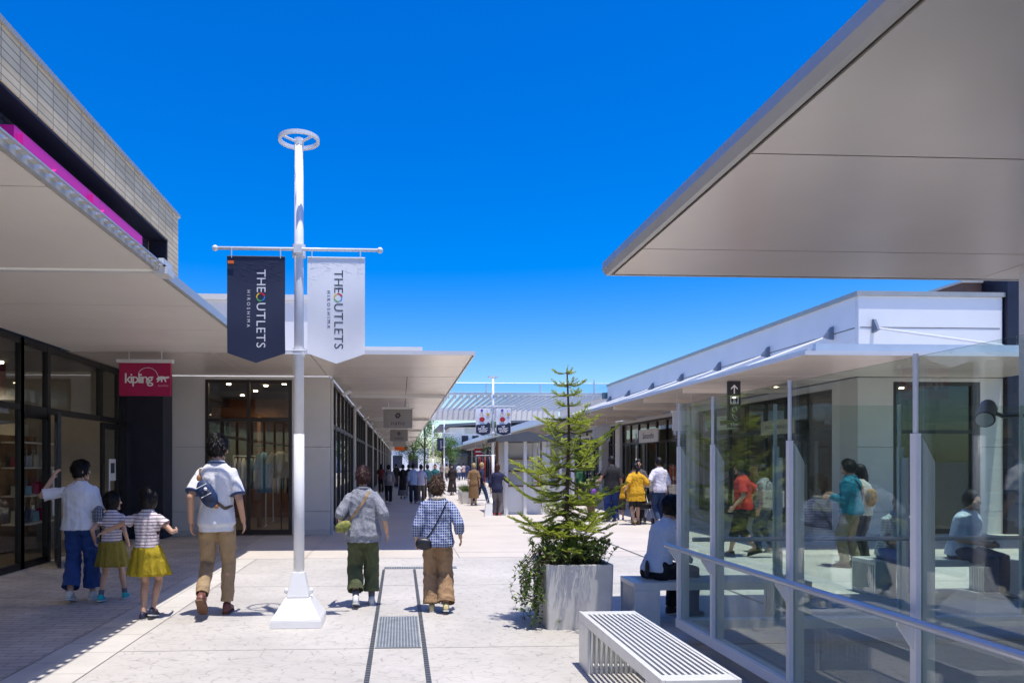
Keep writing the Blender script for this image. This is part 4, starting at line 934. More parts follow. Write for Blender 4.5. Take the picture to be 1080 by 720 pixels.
# ================================================================== KIOSKS, RACKS
def kiosk(label, x0, x1, y0, y1, h):
    t = thing('market_kiosk', label, 'kiosk', ((x0 + x1) / 2, y0, 0), 'small white kiosks in the street')
    mb = MB()
    for x in (x0, x1 - .12):
        for y in (y0, y1 - .12): mb.box(x, x + .12, y, y + .12, 0, h)
    mb.box((x0 + x1) / 2 - .05, (x0 + x1) / 2 + .05, y0, y0 + .1, 0, h)
    mb.each('post', M['white'], t)
    MB().box(x0 - .3, x1 + .15, y0 - .35, y1 + .2, h + .001, h + .12).prism([(x0 - .3, h + .12), (x1 + .15, h + .12), ((x0 + x1) / 2, h + .3)], 'y', y0 - .35, y1 + .2).build('roof', mat('kiosk_roof', (.1, .11, .12), .5), t)
    MB().box(x0 + .12, x1 - .12, y1 - .06, y1 - .02, .0, h).box(x0 + .02, x0 + .06, y0 + .12, y1 - .12, .0, h).build('wall_panel', M['wallw'], t)
    c = MB().box(x0 + .13, x1 - .13, y0 + .15, y0 + .55, 0, .85).build('counter', M['white'], t)
    MB().box(x0 + .09, x1 - .09, y0 + .11, y0 + .6, .851, .89).build('counter_top', M['wood'], c)
    MB().box(x0 + .15, x1 - .15, y1 - .3, y1 - .07, 1.3, 1.34).box(x0 + .15, x1 - .15, y1 - .3, y1 - .07, 1.7, 1.74).build('shelf', M['wood'], t)
    MB().tube([(x0 - .25, y0 - .2, 0), (x0 - .25, y0 - .2, h)], .04, 10).build('wooden_mast', M['wood'], t)
    return t
kiosk('white market kiosk with a dark roof behind the navy-jacket woman', 3.2, 4.5, 21.8, 23.4, 2.25)
kiosk('second white kiosk hidden behind the fir', 5.3, 6.3, 25.5, 27, 2.4)
hb = thing('hanging_basket', 'purple flower ball hanging at the front of the kiosk', 'flower basket', (4.25, 21.6, 1.6))
lf = MB(); r = random.Random(4)
for j in range(160):
    e = Vector((r.gauss(0, 1), r.gauss(0, 1), r.gauss(0, 1))).normalized(); leaf(lf, Vector((4.25, 21.6, 1.5)) + e * .11, e, .05, .025, Vector((0, .3, 1)), 0)
lf.y = []; lf.build('flowers', M['purple'], hb); MB().tube([(4.25, 21.6, 1.6), (4.25, 21.6, 2.25)], .008, 6).build('wire', M['steel'], hb)
MB().tube([(4.25, 21.6, 1.3), (4.25, 21.6, 1.45)], [.04, .09], 10).build('pot', M['bark'], hb)
def garment(mb, x, y, ztop, h, w_, d=.05, seed=0):
    """a top on its hanger: shoulders, tapered body, folds"""
    r = random.Random(seed); rings = []; n = 16
    for k in range(8):
        u = k / 7; z = ztop - h * u; wx = w_ * (.35 + .65 * min(1, u * 5)) * (.92 + .1 * u); dy = d * (.5 + .5 * min(1, u * 4))
        rings.append([(x + wx * math.cos(2 * PI * j / n), y + dy * math.sin(2 * PI * j / n) * (1 + .3 * math.sin(j * 2.3 + seed) * u), z) for j in range(n)])
    return mb.rings(rings[::-1])
def rack(label, x, y, L, cols, axis='x', h=1.45, hz=.8, seed=0, z0=0.02):
    t = thing('clothes_rack', label, 'clothes rack', (x, y, z0), 'clothes racks inside the shops'); mb = MB()
    def P(a, b=0): return (x + a, y + b) if axis == 'x' else (x + b, y + a)
    for a in (-L / 2, L / 2): p = P(a); mb.tube([(p[0], p[1], z0), (p[0], p[1], z0 + h)], .014, 8); q0 = P(a, -.2); q1 = P(a, .2); mb.tube([(q0[0], q0[1], z0 + .015), (q1[0], q1[1], z0 + .015)], .014, 8)
    p = P(-L / 2); q_ = P(L / 2); mb.tube([(p[0], p[1], z0 + h), (q_[0], q_[1], z0 + h)], .014, 8); mb.build('rail', M['steel'], t)
    r = random.Random(seed); n = int(L / .1)
    for k in range(n):
        a = -L / 2 + .06 + (L - .12) * k / max(1, n - 1); p = P(a); g = MB(); hh = hz * r.uniform(.7, 1.1); w_ = .2
        if axis == 'x': garment(g, 0, 0, 0, hh, .04, w_, k)
        else: garment(g, 0, 0, 0, hh, w_, .04, k)
        xform(g, T(p[0], p[1], z0 + h - .05)); g.build('garment', r.choice(cols), t, smooth=True)
    return t
C_ = [mat('cloth_' + str(i), c, .9, var=.1) for i, c in enumerate([(.5, .42, .3), (.2, .36, .42), (.55, .52, .48), (.05, .06, .1), (.4, .12, .1), (.12, .2, .12), (.6, .55, .4), (.3, .3, .32)])]
def hung(name, label, x, y, z, h, w_, m, seed):
    t = thing(name, label, 'garment', (x, y, z)); g = garment(MB(), x, y, z, h, w_, .08, seed)
    g.build('cloth', m, t, smooth=True)
    for s in (-1, 1): MB().tube([(x + s * w_ * .8, y, z - .05), (x + s * w_ * 1.5, y, z - h * .45)], [.06, .045], 10).build('sleeve', m, t)
    MB().tube([(x - w_ * .7, y, z - .03), (x, y, z + .06), (x + w_ * .7, y, z - .03)], .008, 6).tube([(x, y, z + .06), (x, y, z + .13)], .006, 6).build('hanger', M['wood'], t)
hung('hanging_blouse', 'beige blouse on a hanger in the tall shop window behind the man', -2.78, 16.7, 1.87, .62, .21, C_[0], 1)
hung('hanging_dress', 'pale teal dress on a hanger in the tall shop window', -3.2, 16.9, 1.85, .95, .15, C_[1], 2)
st = thing('display_stand', 'slim dark stand carrying the beige blouse in the shop window', 'stand', (-2.78, 16.75, 0.02))
MB().tube([(-2.78, 16.78, .02), (-2.78, 16.78, 2.0)], .012, 8).tube([(-3.4, 16.78, 2.0), (-2.5, 16.78, 2.0)], .012, 8).build('rail', M['black'], st); MB().tube([(-2.78, 16.78, .02), (-2.78, 16.78, .04)], .2, 20).build('base', M['black'], st)
rack('rack of pale garments behind the man in the tall shop window', -3.75, 17.9, .8, C_[:3] + C_[6:], seed=5, h=1.75)
rack('dark rack at the back of the tall shop window', -2.9, 19.2, 1.0, C_, seed=7, h=1.5)
for i, (x, y, ax, lab) in enumerate([(-7.6, 9.4, 'y', 'rack beyond the open door of the tiled shop'), (-8.4, 12.4, 'x', 'rack of clothes deep inside the tiled shop'), (-7.9, 6.2, 'y', 'rack inside the left window of the tiled shop'),
        (12.0, 17.6, 'x', 'rack in the front window of the right white shop'), (11.6, 20.5, 'y', 'rack inside the right shopfront below the cream sign'), (11.5, 23, 'y', 'rack inside the right shopfront beside the pilaster'), (11.5, 27, 'y', 'rack in the right shopfront near the white sign'), (11.6, 30.5, 'y', 'rack inside the far end of the right shopfront'), (-3.2, 27, 'y', 'rack inside the first arcade bay on the left')]):
    rack(lab, x, y, 1.5, C_, ax, seed=20 + i, h=1.5, hz=.85)
k = rack('outdoor rack of black and red jackets in front of the kiosk', 3.75, 30, 1.1, [mat('black_jacket', (.015, .015, .018), .8), M['red'], C_[3]], 'x', h=1.9, hz=1.1, seed=2, z0=0)
k['group'] = 'outdoor racks'
def pouch(c, hw, hd, hh, tilt=0, n=20, yaw=0):
    """soft rounded bag body"""
    rings = []; c = Vector(c); Rm = Matrix.Rotation(yaw, 3, 'Z') @ Matrix.Rotation(tilt, 3, 'Y')
    for k in range(9):
        u = -1 + 2 * k / 8; f = (1 - abs(u) ** 3) ** .5 if abs(u) < 1 else .25; f = max(f, .35)
        rings.append([c + Rm @ Vector((hw * f * math.copysign(abs(math.cos(a)) ** .7, math.cos(a)), hd * f * math.copysign(abs(math.sin(a)) ** .8, math.sin(a)), hh * u)) for a in [2 * PI * j / n for j in range(n)]])
    return MB().rings(rings)
def goods(label, x, y, seed, z0=.012):
    t = thing('display_shelf', label, 'shelf', (x, y, z0), 'display shelves inside the tiled shop'); r = random.Random(seed)
    for z in (.5, 1.0, 1.5, 1.95): MB().box(x - .2, x + .2, y - .6, y + .6, z, z + .03).build('shelf_board', M['cream'], t)
    MB().box(x - .2, x - .18, y - .62, y + .62, z0, 2.1).build('back_panel', M['wood'], t)
    for z in (.53, 1.03, 1.53):
        for j in range(4):
            yy_ = y - .42 + .28 * j; hh_ = r.uniform(.12, .2); MB().prism([(yy_ - .11, z), (yy_ + .11, z), (yy_ + .085, z + hh_ * 1.3), (yy_ - .085, z + hh_ * 1.3)], 'x', x - .06, x + .06).tube([(x, yy_ - .05, z + hh_ * 1.3), (x, yy_ - .035, z + hh_ * 1.3 + .09), (x, yy_ + .035, z + hh_ * 1.3 + .09), (x, yy_ + .05, z + hh_ * 1.3)], .007, 6).build('handbag', r.choice(C_ + [M['crimson'], M['blue']]), t)

k = thing('shop_sign', 'small red square sign hanging under the far right canopy', 'sign', (7.6, 69, 3)); MB().box(7.2, 8.0, 69, 69.06, 2.3, 2.95).build('board', M['signr'], k); MB().box(7.3, 7.9, 68.98, 68.999, 2.55, 2.7).build('wording', M['lett'], k); MB().tube([(7.3, 69.03, 2.95), (7.3, 69.03, 3.52)], .02, 6).tube([(7.9, 69.03, 2.95), (7.9, 69.03, 3.52)], .02, 6).build('hanger', M['steel'], k)

for i, (x, y, lab) in enumerate([(-6.9, 8.6, 'handbag shelf inside the leftmost window of the tiled shop'), (-7.6, 11.6, 'handbag shelf beyond the open door of the tiled shop'), (-6.8, 13.4, 'handbag shelf behind the closed door with the notice')]): goods(lab, x, y, 40 + i)

for i, (x, y, z, w_, m_, lab) in enumerate([(9.9, 37.5, 2.6, 1.6, 'signw', 'white signboard on the shopfront just past the pergola start'), (9.9, 45, 2.6, 1.8, 'signk', 'black signboard on the shopfront under the far pergola end'), (9.9, 56, 2.6, 2.2, 'signr', 'red signboard on the far right shopfront'), (9.98, 21.3, 2.62, 1.3, 'signw', 'plain white signboard between the cream sign and the pilaster')]):
    t = thing('shop_sign', lab, 'sign', (x, y, z), 'small signboards along the right shopfronts'); MB().box(x, x + .06, y - w_ / 2, y + w_ / 2, z, z + .42).build('board', M[m_], t)
    MB().box(x - .004, x - .001, y - w_ * .35, y + w_ * .35, z + .14, z + .28).build('wording', M['dlett' if m_ == 'signw' else 'lett'], t)
# ================================================================== PEOPLE
def remesh(mb, voxel, smooth=2, fold=None, cuts=(), vx=.01):
    me = mb.mesh(); o = bpy.data.objects.new('t', me); col.objects.link(o)
    m = o.modifiers.new('r', 'REMESH'); m.mode = 'VOXEL'; m.voxel_size = voxel; m.adaptivity = 0
    if smooth: q_ = o.modifiers.new('s', 'SMOOTH'); q_.factor = .5; q_.iterations = smooth
    dg = bpy.context.evaluated_depsgraph_get(); r = bpy.data.meshes.new_from_object(o.evaluated_get(dg))
    bpy.data.objects.remove(o); bpy.data.meshes.remove(me)
    if fold:
        ns = [v.normal.copy() for v in r.vertices]; cs = [v.co.copy() for v in r.vertices]
        for v, n, c in zip(r.vertices, ns, cs): v.co = c + n * fold(c)
        r.update()
    if cuts:   # open the cloth at hems and cuffs
        bm = bmesh.new(); bm.from_mesh(r); dead = []
        for f in bm.faces:
            c = f.calc_center_median()
            for (p, d, rad) in cuts:
                if -.9 * vx - .006 < (c - p).dot(d) < .03 and (c - p - d * (c - p).dot(d)).length < rad and f.normal.dot(d) > .55: dead.append(f); break
        bmesh.ops.delete(bm, geom=dead, context='FACES'); bm.to_mesh(r); bm.free()
    r.shade_smooth()
    return r
def ik(a, c, l1, l2, bend):
    a = Vector(a); c = Vector(c); d = c - a; L = min(d.length, (l1 + l2) * .999); dn = d.normalized(); c = a + dn * L
    x = (l1 * l1 - l2 * l2 + L * L) / (2 * L); h = math.sqrt(max(l1 * l1 - x * x, 0)); b = Vector(bend); b = (b - dn * b.dot(dn)).normalized()
    return a + dn * x + b * h, c
PROF = [(.84, .150, .10), (.88, .165, .118), (.96, .154, .108), (1.05, .138, .098), (1.13, .142, .102), (1.22, .156, .110), (1.30, .163, .112), (1.35, .155, .104), (1.39, .135, .09), (1.42, .108, .076), (1.45, .078, .066), (1.485, .058, .058)]
def prof(z):
    if z <= PROF[0][0]: return PROF[0][1:]
    for (a, b) in zip(PROF[:-1], PROF[1:]):
        if z <= b[0]: t = (z - a[0]) / (b[0] - a[0]); return (a[1] + (b[1] - a[1]) * t, a[2] + (b[2] - a[2]) * t)
    return PROF[-1][1:]
def sst(a, b, x):
    t = max(0, min(1, (x - a) / (b - a))); return t * t * (3 - 2 * t)
PEOPLE = {}
def person(label, loc, rz, H, top, bottom, hair, shoes=(.1, .1, .1), w_=1.0, female=False, lf=(0, 0, 0), rf=(0, 0, 0), lh=None, rh=None, lean=0.03, turn=0, nod=0, seat=None,
           vox=.012, skin='skin', group=None, child=False, feet_yaw=(0, 0), elbow=(-.5, -1, 0), face=False):
    """local frame: facing +Y, x to the person's right, feet on z=0. lf/rf: ankle offset from the standing place; lh/rh: wrist positions (1.7 m body)"""
    s = H / 1.7; t = thing('person', label, 'person', (0, 0, 0), group); hz = .90 if seat is None else seat / s + .075
    dz = hz - .90; yl = 0.0; HS = 1.0 if not child else 1.22
    rot = Matrix.Rotation(-lean, 3, 'X')
    def tor(p):   # torso point with lean about the hip line
        p = Vector(p); q_ = Vector((p.x, p.y, p.z - .92)); q_ = rot @ q_ if q_.z > 0 else q_; return Vector((q_.x, q_.y, q_.z + .92 + dz))
    def ring(z, ex, ey, n=28, wave=0, nw=7, ph=0, cy=0, cx=0):
        a, b = prof(z); a = a * w_ + ex; b = b * w_ + ey; o = []
        for j in range(n):
            th = 2 * PI * j / n; ct, st = math.cos(th), math.sin(th); k = 1 + wave * math.sin(nw * th + ph)
            o.append(tor((cx + a * k * math.copysign(abs(ct) ** .88, ct), cy + b * k * math.copysign(abs(st) ** .88, st), z)))
        return o
    # joints
    J = {}
    for sd, nm, f in ((-1, 'l', lf), (1, 'r', rf)):
        hip = Vector((sd * .088 * w_, 0, hz))
        an = Vector((sd * (.085) * w_ + f[0], f[1] if seat is None else f[1], .085 + f[2]))
        kn, an = ik(hip, an, .425, .415, (sd * .08, 1, .15)); J['hip' + nm], J['kn' + nm], J['an' + nm] = hip, kn, an
        sh = tor((sd * (.157 * w_), 0, 1.352)); hd = (lh, rh)[sd > 0]
        wr = tor((sd * .235, .04, .87)) if hd is None else Vector((hd[0], hd[1], hd[2] + dz))
        el, wr = ik(sh, wr, .27, .245, (sd * .25, elbow[1], elbow[2])); J['sh' + nm], J['el' + nm], J['wr' + nm] = sh, el, wr
    neck = tor((0, -.01, 1.44)); hc = tor((0, .02, 1.44)) + Vector((0, .01 + nod * .5, .155 * (1 if not child else 1.05)))
    hr = Matrix.Rotation(turn, 3, 'Z') @ Matrix.Rotation(-nod * 2.5, 3, 'X')
    def HP(p): return hc + hr @ (Vector(p) * HS)
    # ---- one continuous body
    mb = MB(); fs = .93 if female else 1
    mb.rings([ring(z, -.012, -.012) for z in [p[0] for p in PROF]])
    mb.tube([tor((0, -.005, 1.40)), HP((0, -.012, -.05))], [.055 * fs, .05 * fs * (HS if child else 1)], 16)
    for nm in 'lr':
        hip, kn, an, sh, el, wr = [J[k + nm] for k in ('hip', 'kn', 'an', 'sh', 'el', 'wr')]
        cf = kn.lerp(an, .3) + Vector((0, -.012, 0))
        mb.capsule(hip, kn, .078 * w_, .052 * w_); mb.tube([kn, cf, kn.lerp(an, .75), an], [.05 * w_, .054 * w_, .036, .033], 14); mb.ball(kn, .05 * w_)
        mb.capsule(sh, el, .048 * w_, .037 * w_); mb.capsule(el, wr, .037 * w_, .024)
        # hand: palm, four bent fingers, thumb leaving the palm's side
        d = (wr - el).normalized(); sd = -1 if nm == 'l' else 1; inn = Vector((-sd, 0, 0)); inn = (inn - d * inn.dot(d)).normalized(); fwd = d.cross(inn).normalized() * (1 if sd < 0 else -1)
        if fwd.y < 0: fwd = -fwd
        pal = wr + d * .045
        mb.capsule(wr + d * .005, wr + d * .07, .023, .026, 12, ry=.0 + .55, up=fwd)
        mb.capsule(wr + d * .03 + fwd * .012, wr + d * .075 + fwd * .016, .018, .02, 10, ry=.6, up=fwd); mb.capsule(wr + d * .03 - fwd * .012, wr + d * .072 - fwd * .018, .018, .017, 10, ry=.6, up=fwd)
        for q_ in range(4):
            off = fwd * (.027 - .0175 * q_); Lf = (.072, .08, .074, .06)[q_]; b0 = wr + d * (.078 - .004 * abs(q_ - 1)) + off; b1 = b0 + (d + inn * .22).normalized() * Lf * .5; b2 = b1 + (d + inn * .75).normalized() * Lf * .5
            mb.capsule(b0 - d * .015, b1, .0085, .008, 8); mb.capsule(b1, b2, .008, .0065, 8)
        th0 = wr + d * .02 + fwd * .02; th1 = th0 + (d * .7 + fwd * .75 + inn * .25).normalized() * .035; mb.capsule(th0, th1, .011, .010, 8); mb.capsule(th1, th1 + (d + fwd * .25 + inn * .2).normalized() * .032, .0095, .0075, 8)
        yw = feet_yaw[0 if nm == 'l' else 1]; mb.capsule(an, an + Vector((math.sin(yw) * .1, math.cos(yw) * .1, -.04)), .034, .028)
    hb_ = MB().ball((0, 0, 0), 1, 28, 20); hv = []
    for p in hb_.v:
        x, y, z = p; dn = max(0, -z); X_ = x * .074 * (1 - .30 * dn ** 1.3); Y_ = y * .092; Z_ = z * .116
        if y < 0: Y_ *= 1 - .45 * dn
        else: Y_ *= 1 - .06 * max(0, z)
        hv.append(HP((X_, Y_, Z_)))
    mb.add(hv, hb_.f)
    mb.capsule(HP((0, .086, .012)), HP((0, .104, -.022)), .008 * HS, .0125 * HS, 8); mb.ball(HP((0, .072, -.092)), .024 * HS, 10, 8); mb.capsule(HP((-.02, .082, -.058)), HP((.02, .082, -.058)), .008, .008, 8)
    for sd in (-1, 1): mb.ball(HP((sd * .075, -.004, -.012)), (.010 * HS, .019 * HS, .03 * HS), 10, 8); mb.ball(HP((sd * .045, .055, -.03)), .03 * HS, 10, 8)
    for i in range(len(mb.v)): mb.v[i] = mb.v[i] * s
    body = link('body', remesh(mb, vox * .62, 2), t); body.data.materials.append(M[skin])
    if face:
        for sd in (-1, 1): MB().ball(HP((sd * .031, .082, .004)) * s, .011 * s, 10, 8).build('eye', M['dlett'], body); MB().capsule(HP((sd * .048, .078, .03)) * s, HP((sd * .018, .09, .032)) * s, .004 * s, .004 * s, 6).build('eyebrow', M['black'], body)
        MB().capsule(HP((-.02, .0875, -.058)) * s, HP((.02, .0875, -.058)) * s, .004 * s, .004 * s, 6).build('mouth', M['signr'], body)
    # ---- hair
    style, hcol = hair; hm_ = HAIR.setdefault(hcol, None) or HAIR.__setitem__(hcol, hairm(hcol)) or HAIR[hcol]
    nb, nm_ = (64, 44) if vox < .011 else (28, 20); hb_ = MB().ball((0, 0, 0), 1, nb, nm_); hv = []; sd0 = (hash(label) % 97 if False else len(label)) * 1.7
    low = {'short': -.66, 'crop': -.5, 'bob': -1.2, 'long': -1.2, 'pony': -.6, 'hat': -.3, 'curly': -.75}[style]; thick = {'short': 1.17, 'crop': 1.1, 'bob': 1.22, 'long': 1.2, 'pony': 1.12, 'hat': 1.2, 'curly': 1.26}[style]
    for p in hb_.v:
        x, y, z = p; dn = max(0, -z); ang = math.atan2(abs(x), y)  # 0 at the face, pi at the nape
        line = .52 - .95 * sst(.5, 1.25, ang) + (low + .43) * sst(1.2, 1.9, ang) if style in ('short', 'crop', 'curly', 'pony', 'hat') else .42 - (1.9) * sst(.62, .95, ang)
        al = sst(line - .06, line + .07, z + .05 * noise.noise(Vector((x * 9, y * 9, sd0))))
        n1 = noise.noise(Vector((x * 7 + sd0, y * 7, z * 2.2))) * .045 + noise.noise(Vector((x * 18 + sd0, y * 18, z * 5))) * (.03 if style != 'curly' else .06)
        k = .86 + (thick + n1 - .86) * al; zz = z
        if style in ('bob', 'long') and z < 0: zz = z * (1.02)
        X_ = x * .077 * k * (1 - (.30 if style in ('short', 'crop', 'pony', 'hat', 'curly') else .05) * dn ** 1.3); Y_ = y * .096 * k * ((1 - (.40 if style not in ('bob', 'long') else .12) * dn) if y < 0 else 1); Z_ = zz * .119 * k
        hv.append(HP((X_, Y_ - .004, Z_)) * s)
    hm = MB(); hm.add(hv, hb_.f)
    if style == 'pony': hm.tube([HP(q_) * s for q_ in [(0, -.09, .03), (0, -.13, 0), (0, -.135, -.08), (0, -.125, -.17), (0, -.115, -.2)]], [.012 * s, .03 * s, .032 * s, .022 * s, .006 * s], 12)
    if style == 'long': hm.tube([HP(q_) * s for q_ in [(0, -.04, .04), (0, -.075, -.06), (0, -.085, -.17), (0, -.085, -.24), (0, -.085, -.27)]], [.085 * s, .088 * s, .078 * s, .05 * s, .02 * s], 18, [.05 * s, .045 * s, .035 * s, .025 * s, .01 * s], up=(1, 0, 0))
    if vox < .0105:   # locks lying over the cap of hair
        rr_ = random.Random(len(label)); lk = MB(); cand = [i for i, p in enumerate(hb_.v) if (hv[i] / s - hc).length > .098 * HS * .86]
        top_ = HP((0, -.03, .125)) * s
        for q_ in range(900 if style != 'curly' else 1200):
            i = rr_.choice(cand); p = hv[i]; nn = (p - hc * s).normalized(); dn_ = (p - top_); dn_ = (dn_ - nn * dn_.dot(nn)); dn_ = dn_.normalized() if dn_.length > 1e-4 else Vector((0, 0, -1))
            j_ = .35 if style != 'curly' else 1.3; dn_ = (dn_ + Vector((rr_.uniform(-j_, j_), rr_.uniform(-j_, j_), rr_.uniform(-j_, j_) * .6 - .15)) + nn * rr_.uniform(.02, .16)).normalized()
            L_ = rr_.uniform(.03, .06) * s; leaf(lk, p - nn * .003 * s, dn_, L_, .0055 * s, nn); 
        lk.y = []; hm.add(lk.v, lk.f)
    hm.build('hair', hm_, t, smooth=True)
    if top: wrinkle(top['mat'])
    if bottom: wrinkle(bottom['mat'], .7)
    # ---- top
    def foldf(amp, seed, kz=3.2, kx=13):
        def f(c):
            c = c / s; a = noise.noise(Vector((c.x * kx + seed, c.y * kx, c.z * kz))); b = noise.noise(Vector((c.x * 30, c.y * 30 + seed, c.z * 22)))
            d_ = noise.noise(Vector((c.x * 7 + c.z * 9, c.y * 7, c.z * 9 + seed)))
            return (abs(a) * -1.9 * amp + amp * .5 + b * amp * .08 - abs(d_) * amp * .9) * s
        return f
    if top:
        ez = top.get('ease', .012); hem = top.get('hem', .84); mb = MB(); zs = [z for z in (hem, hem + .02, .5, .62, .74, .78, .84, .88, .96, 1.05, 1.13, 1.22, 1.30, 1.36, 1.41, 1.44, 1.47) if z >= hem]; zs = sorted(set(round(z, 3) for z in zs)); fl = top.get('flare', 0)
        rr = []
        for z in zs:
            u = max(0, (1.2 - z) / (1.2 - hem)); sh_ = sst(1.47, 1.36, z)
            rr.append(ring(z, ez * (.35 + .65 * sh_) + fl * u, (ez + fl * u * .8 + (.02 * sst(1.25, 1.0, z) * (1 if ez > .02 else .4))) * (.35 + .65 * sh_), wave=top.get('wave', .0) * u))
        mb.rings(rr); cuts = [(tor((0, 0, hem)) * s, Vector((0, 0, -1)), .35)]; sl = top.get('sleeve', .45); sr = top.get('sr', .062)
        if sl > 0:
            for nm in 'lr':
                sh, el, wr = J['sh' + nm], J['el' + nm], J['wr' + nm]; up_ = sh.lerp(tor((0, 0, 1.39)), .4)
                pass
                L = .27; tot = L + .245; end = sl * tot
                if end <= L: e = sh.lerp(el, end / L); pts = [up_, sh, sh.lerp(e, .55), e]; rs = [sr * .72, sr * .84 + ez * .15, sr * .95 + ez * .25, sr * top.get('cuff', 1.0) + ez * .3]
                else: e = el.lerp(wr, (end - L) / .245); pts = [up_, sh, sh.lerp(el, .5), el, e]; rs = [sr * .72, sr * .84 + ez * .15, sr * .92 + ez * .3, sr * .88 + ez * .3, sr * .74 * top.get('cuff', 1) + ez * .25]
                mb.tube(pts, [r_ * w_ for r_ in rs], 18); mb.ball(sh, (sr * .84 + ez * .15) * w_ * .98, 16, 12); cuts.append((e * s, (e - (el if end > L else sh)).normalized(), .12))
        mb.v = [p * s for p in mb.v]
        so_ = link('shirt' if top.get('name') is None else top['name'], remesh(mb, vox * .8, top.get('smooth', 2), foldf(top.get('fold', .007), len(label)), cuts, vox), t); so_.data.materials.append(top['mat'])
        if top.get('collar'):
            mb = MB(); n = 20; a0 = [tor((.066 * math.cos(2 * PI * j / n), -.005 + .066 * math.sin(2 * PI * j / n), 1.445 - .012 * math.sin(2 * PI * j / n))) * s for j in range(n + 1)]
            mb.tube(a0, .014 * s, 8, .024 * s, up=(0, 0, 1)); mb.build('collar', top['collar'], so_, smooth=True)
        if top.get('cuffm'):
            for nm in 'lr':
                sh, el = J['sh' + nm], J['el' + nm]; e = sh.lerp(el, sl * .515 / .27); d = (el - sh).normalized(); r_ = (sr * top.get('cuff', 1) + ez * .3) * w_ + .002
                MB().tube([(e - d * .012) * s, (e + d * .004) * s], r_ * s, 18).build('cuff', top['cuffm'], so_, smooth=True)
        if top.get('scarf'):
            n = 24; pts = [tor((.075 * math.cos(2 * PI * j / n), -.005 + .07 * math.sin(2 * PI * j / n), 1.45 + .012 * math.sin(3 * j))) * s for j in range(n + 1)]
            MB().tube(pts, .026 * s, 10, .034 * s, up=(0, 0, 1)).build('scarf', top['scarf'], t, smooth=True)
    # ---- bottom
    if bottom:
        bm_, kind = bottom['mat'], bottom['kind']
        if kind == 'trousers':
            e = bottom.get('ease', .012); cuts = []; mb = MB(); mb.rings([ring(z, .006 + e * .5, .006 + e * .5) for z in (.83, .88, .93, .97, 1.0)]); end = bottom.get('end', 1.0); hw = bottom.get('hem', .055); kw = bottom.get('knee', .066)
            for nm in 'lr':
                hip, kn, an = J['hip' + nm], J['kn' + nm], J['an' + nm]; ed = kn.lerp(an, end) if end > 0 else hip.lerp(kn, 1 + end)
                tw_ = bottom.get('thigh', .092)
                if end > 0: mb.tube([hip + Vector((0, 0, .03)), hip.lerp(kn, .3), hip.lerp(kn, .7), kn, kn.lerp(ed, .5), ed], [(tw_ - .006 + e * .5) * w_, (tw_ - .004 + e) * w_, (tw_ * .85 + e) * w_, kw * w_ + e, (kw * .5 + hw * .5) + e, hw + e], 20)
                else: mb.tube([hip + Vector((0, 0, .03)), hip.lerp(kn, .3), ed], [(tw_ - .006) * w_, (tw_ + e) * w_, hw + e], 20)
                mb.ball(hip, (tw_ - .004 + e * .5) * w_, 16, 12); mb.ball(hip + Vector((0, -.022, -.02)), (tw_ - .008 + e * .4) * w_, 16, 12); cuts.append((ed * s, (ed - (kn if end > 0 else hip)).normalized(), .14))
            mb.v = [p * s for p in mb.v]
            o = link(bottom.get('name', 'trousers'), remesh(mb, vox * .8, 2, foldf(bottom.get('fold', .006), 3 + len(label), 8, 9), cuts, vox), t); o.data.materials.append(bm_)
        else:
            n = 72; z0 = bottom['z0']; z1 = bottom.get('z1', 1.0); e0 = bottom.get('e0', .012); fl = bottom['flare']; my = (J['knl'].y + J['knr'].y) * .35; rr = []
            K = 12
            for k in range(K + 1):
                u = 1 - k / K; z = z0 + (z1 - z0) * k / K; a, b = prof(max(z, .85)); o = []
                for j in range(n):
                    th = 2 * PI * j / n; w1 = 1 + .09 * u * math.sin(11 * th + 1.3) + .05 * u * math.sin(17 * th + .4)
                    o.append(tor(((a * w_ + e0 + fl * u ** .8) * w1 * math.cos(th), (b * w_ + e0 + fl * u ** .8 * .9) * w1 * math.sin(th) + my * u, z)) * s)
                rr.append(o)
            inn = [[p.lerp(Vector((sum(q_.x for q_ in r0) / n, sum(q_.y for q_ in r0) / n, p.z)), .04) for p in r0] for r0 in rr[:6]]
            mb = MB(); mb.rings(inn[::-1] + rr, cap=False); mb.build('skirt', bm_, t, smooth=True)
            if bottom.get('band'): MB().rings([[p * s for p in ring(z1 - .035, e0 + .008, e0 + .008)], [p * s for p in ring(z1 + .01, e0 + .004, e0 + .004)]]).build('waistband', bottom['band'], t, smooth=True)
    # ---- shoes
    shm = SHOE.get(shoes) or SHOE.setdefault(shoes, mat('shoe', shoes, .5, var=.1))
    for nm, f, yw in (('l', lf, feet_yaw[0]), ('r', rf, feet_yaw[1])):
        an = J['an' + nm]; pitch = -min(1.1, max(0, f[2]) * 5.5) if f[2] < .19 else -1.15
        if f[1] > .15 and f[2] > 0.0 and f[2] < .04: pitch = .25
        Rm = Matrix.Rotation(-yw, 3, 'Z') @ Matrix.Rotation(pitch, 3, 'X'); rings = []; n = 18
        prof_s = [(-.075, .022, .02, .0), (-.068, .030, .045, 0), (-.03, .034, .055, 0), (.02, .033, .052, 0), (.07, .040, .038, 0), (.12, .045, .030, .0), (.155, .038, .024, 0), (.175, .02, .016, 0)]
        for (y, hw_, hh, b0) in prof_s:
            rings.append([an + Rm @ Vector((hw_ * math.cos(2 * PI * j / n), y, -.078 + hh + max(-hh * .95, hh * math.sin(2 * PI * j / n)) if False else -.078 + max(0.0, hh + hh * math.sin(2 * PI * j / n)))) for j in range(n)])
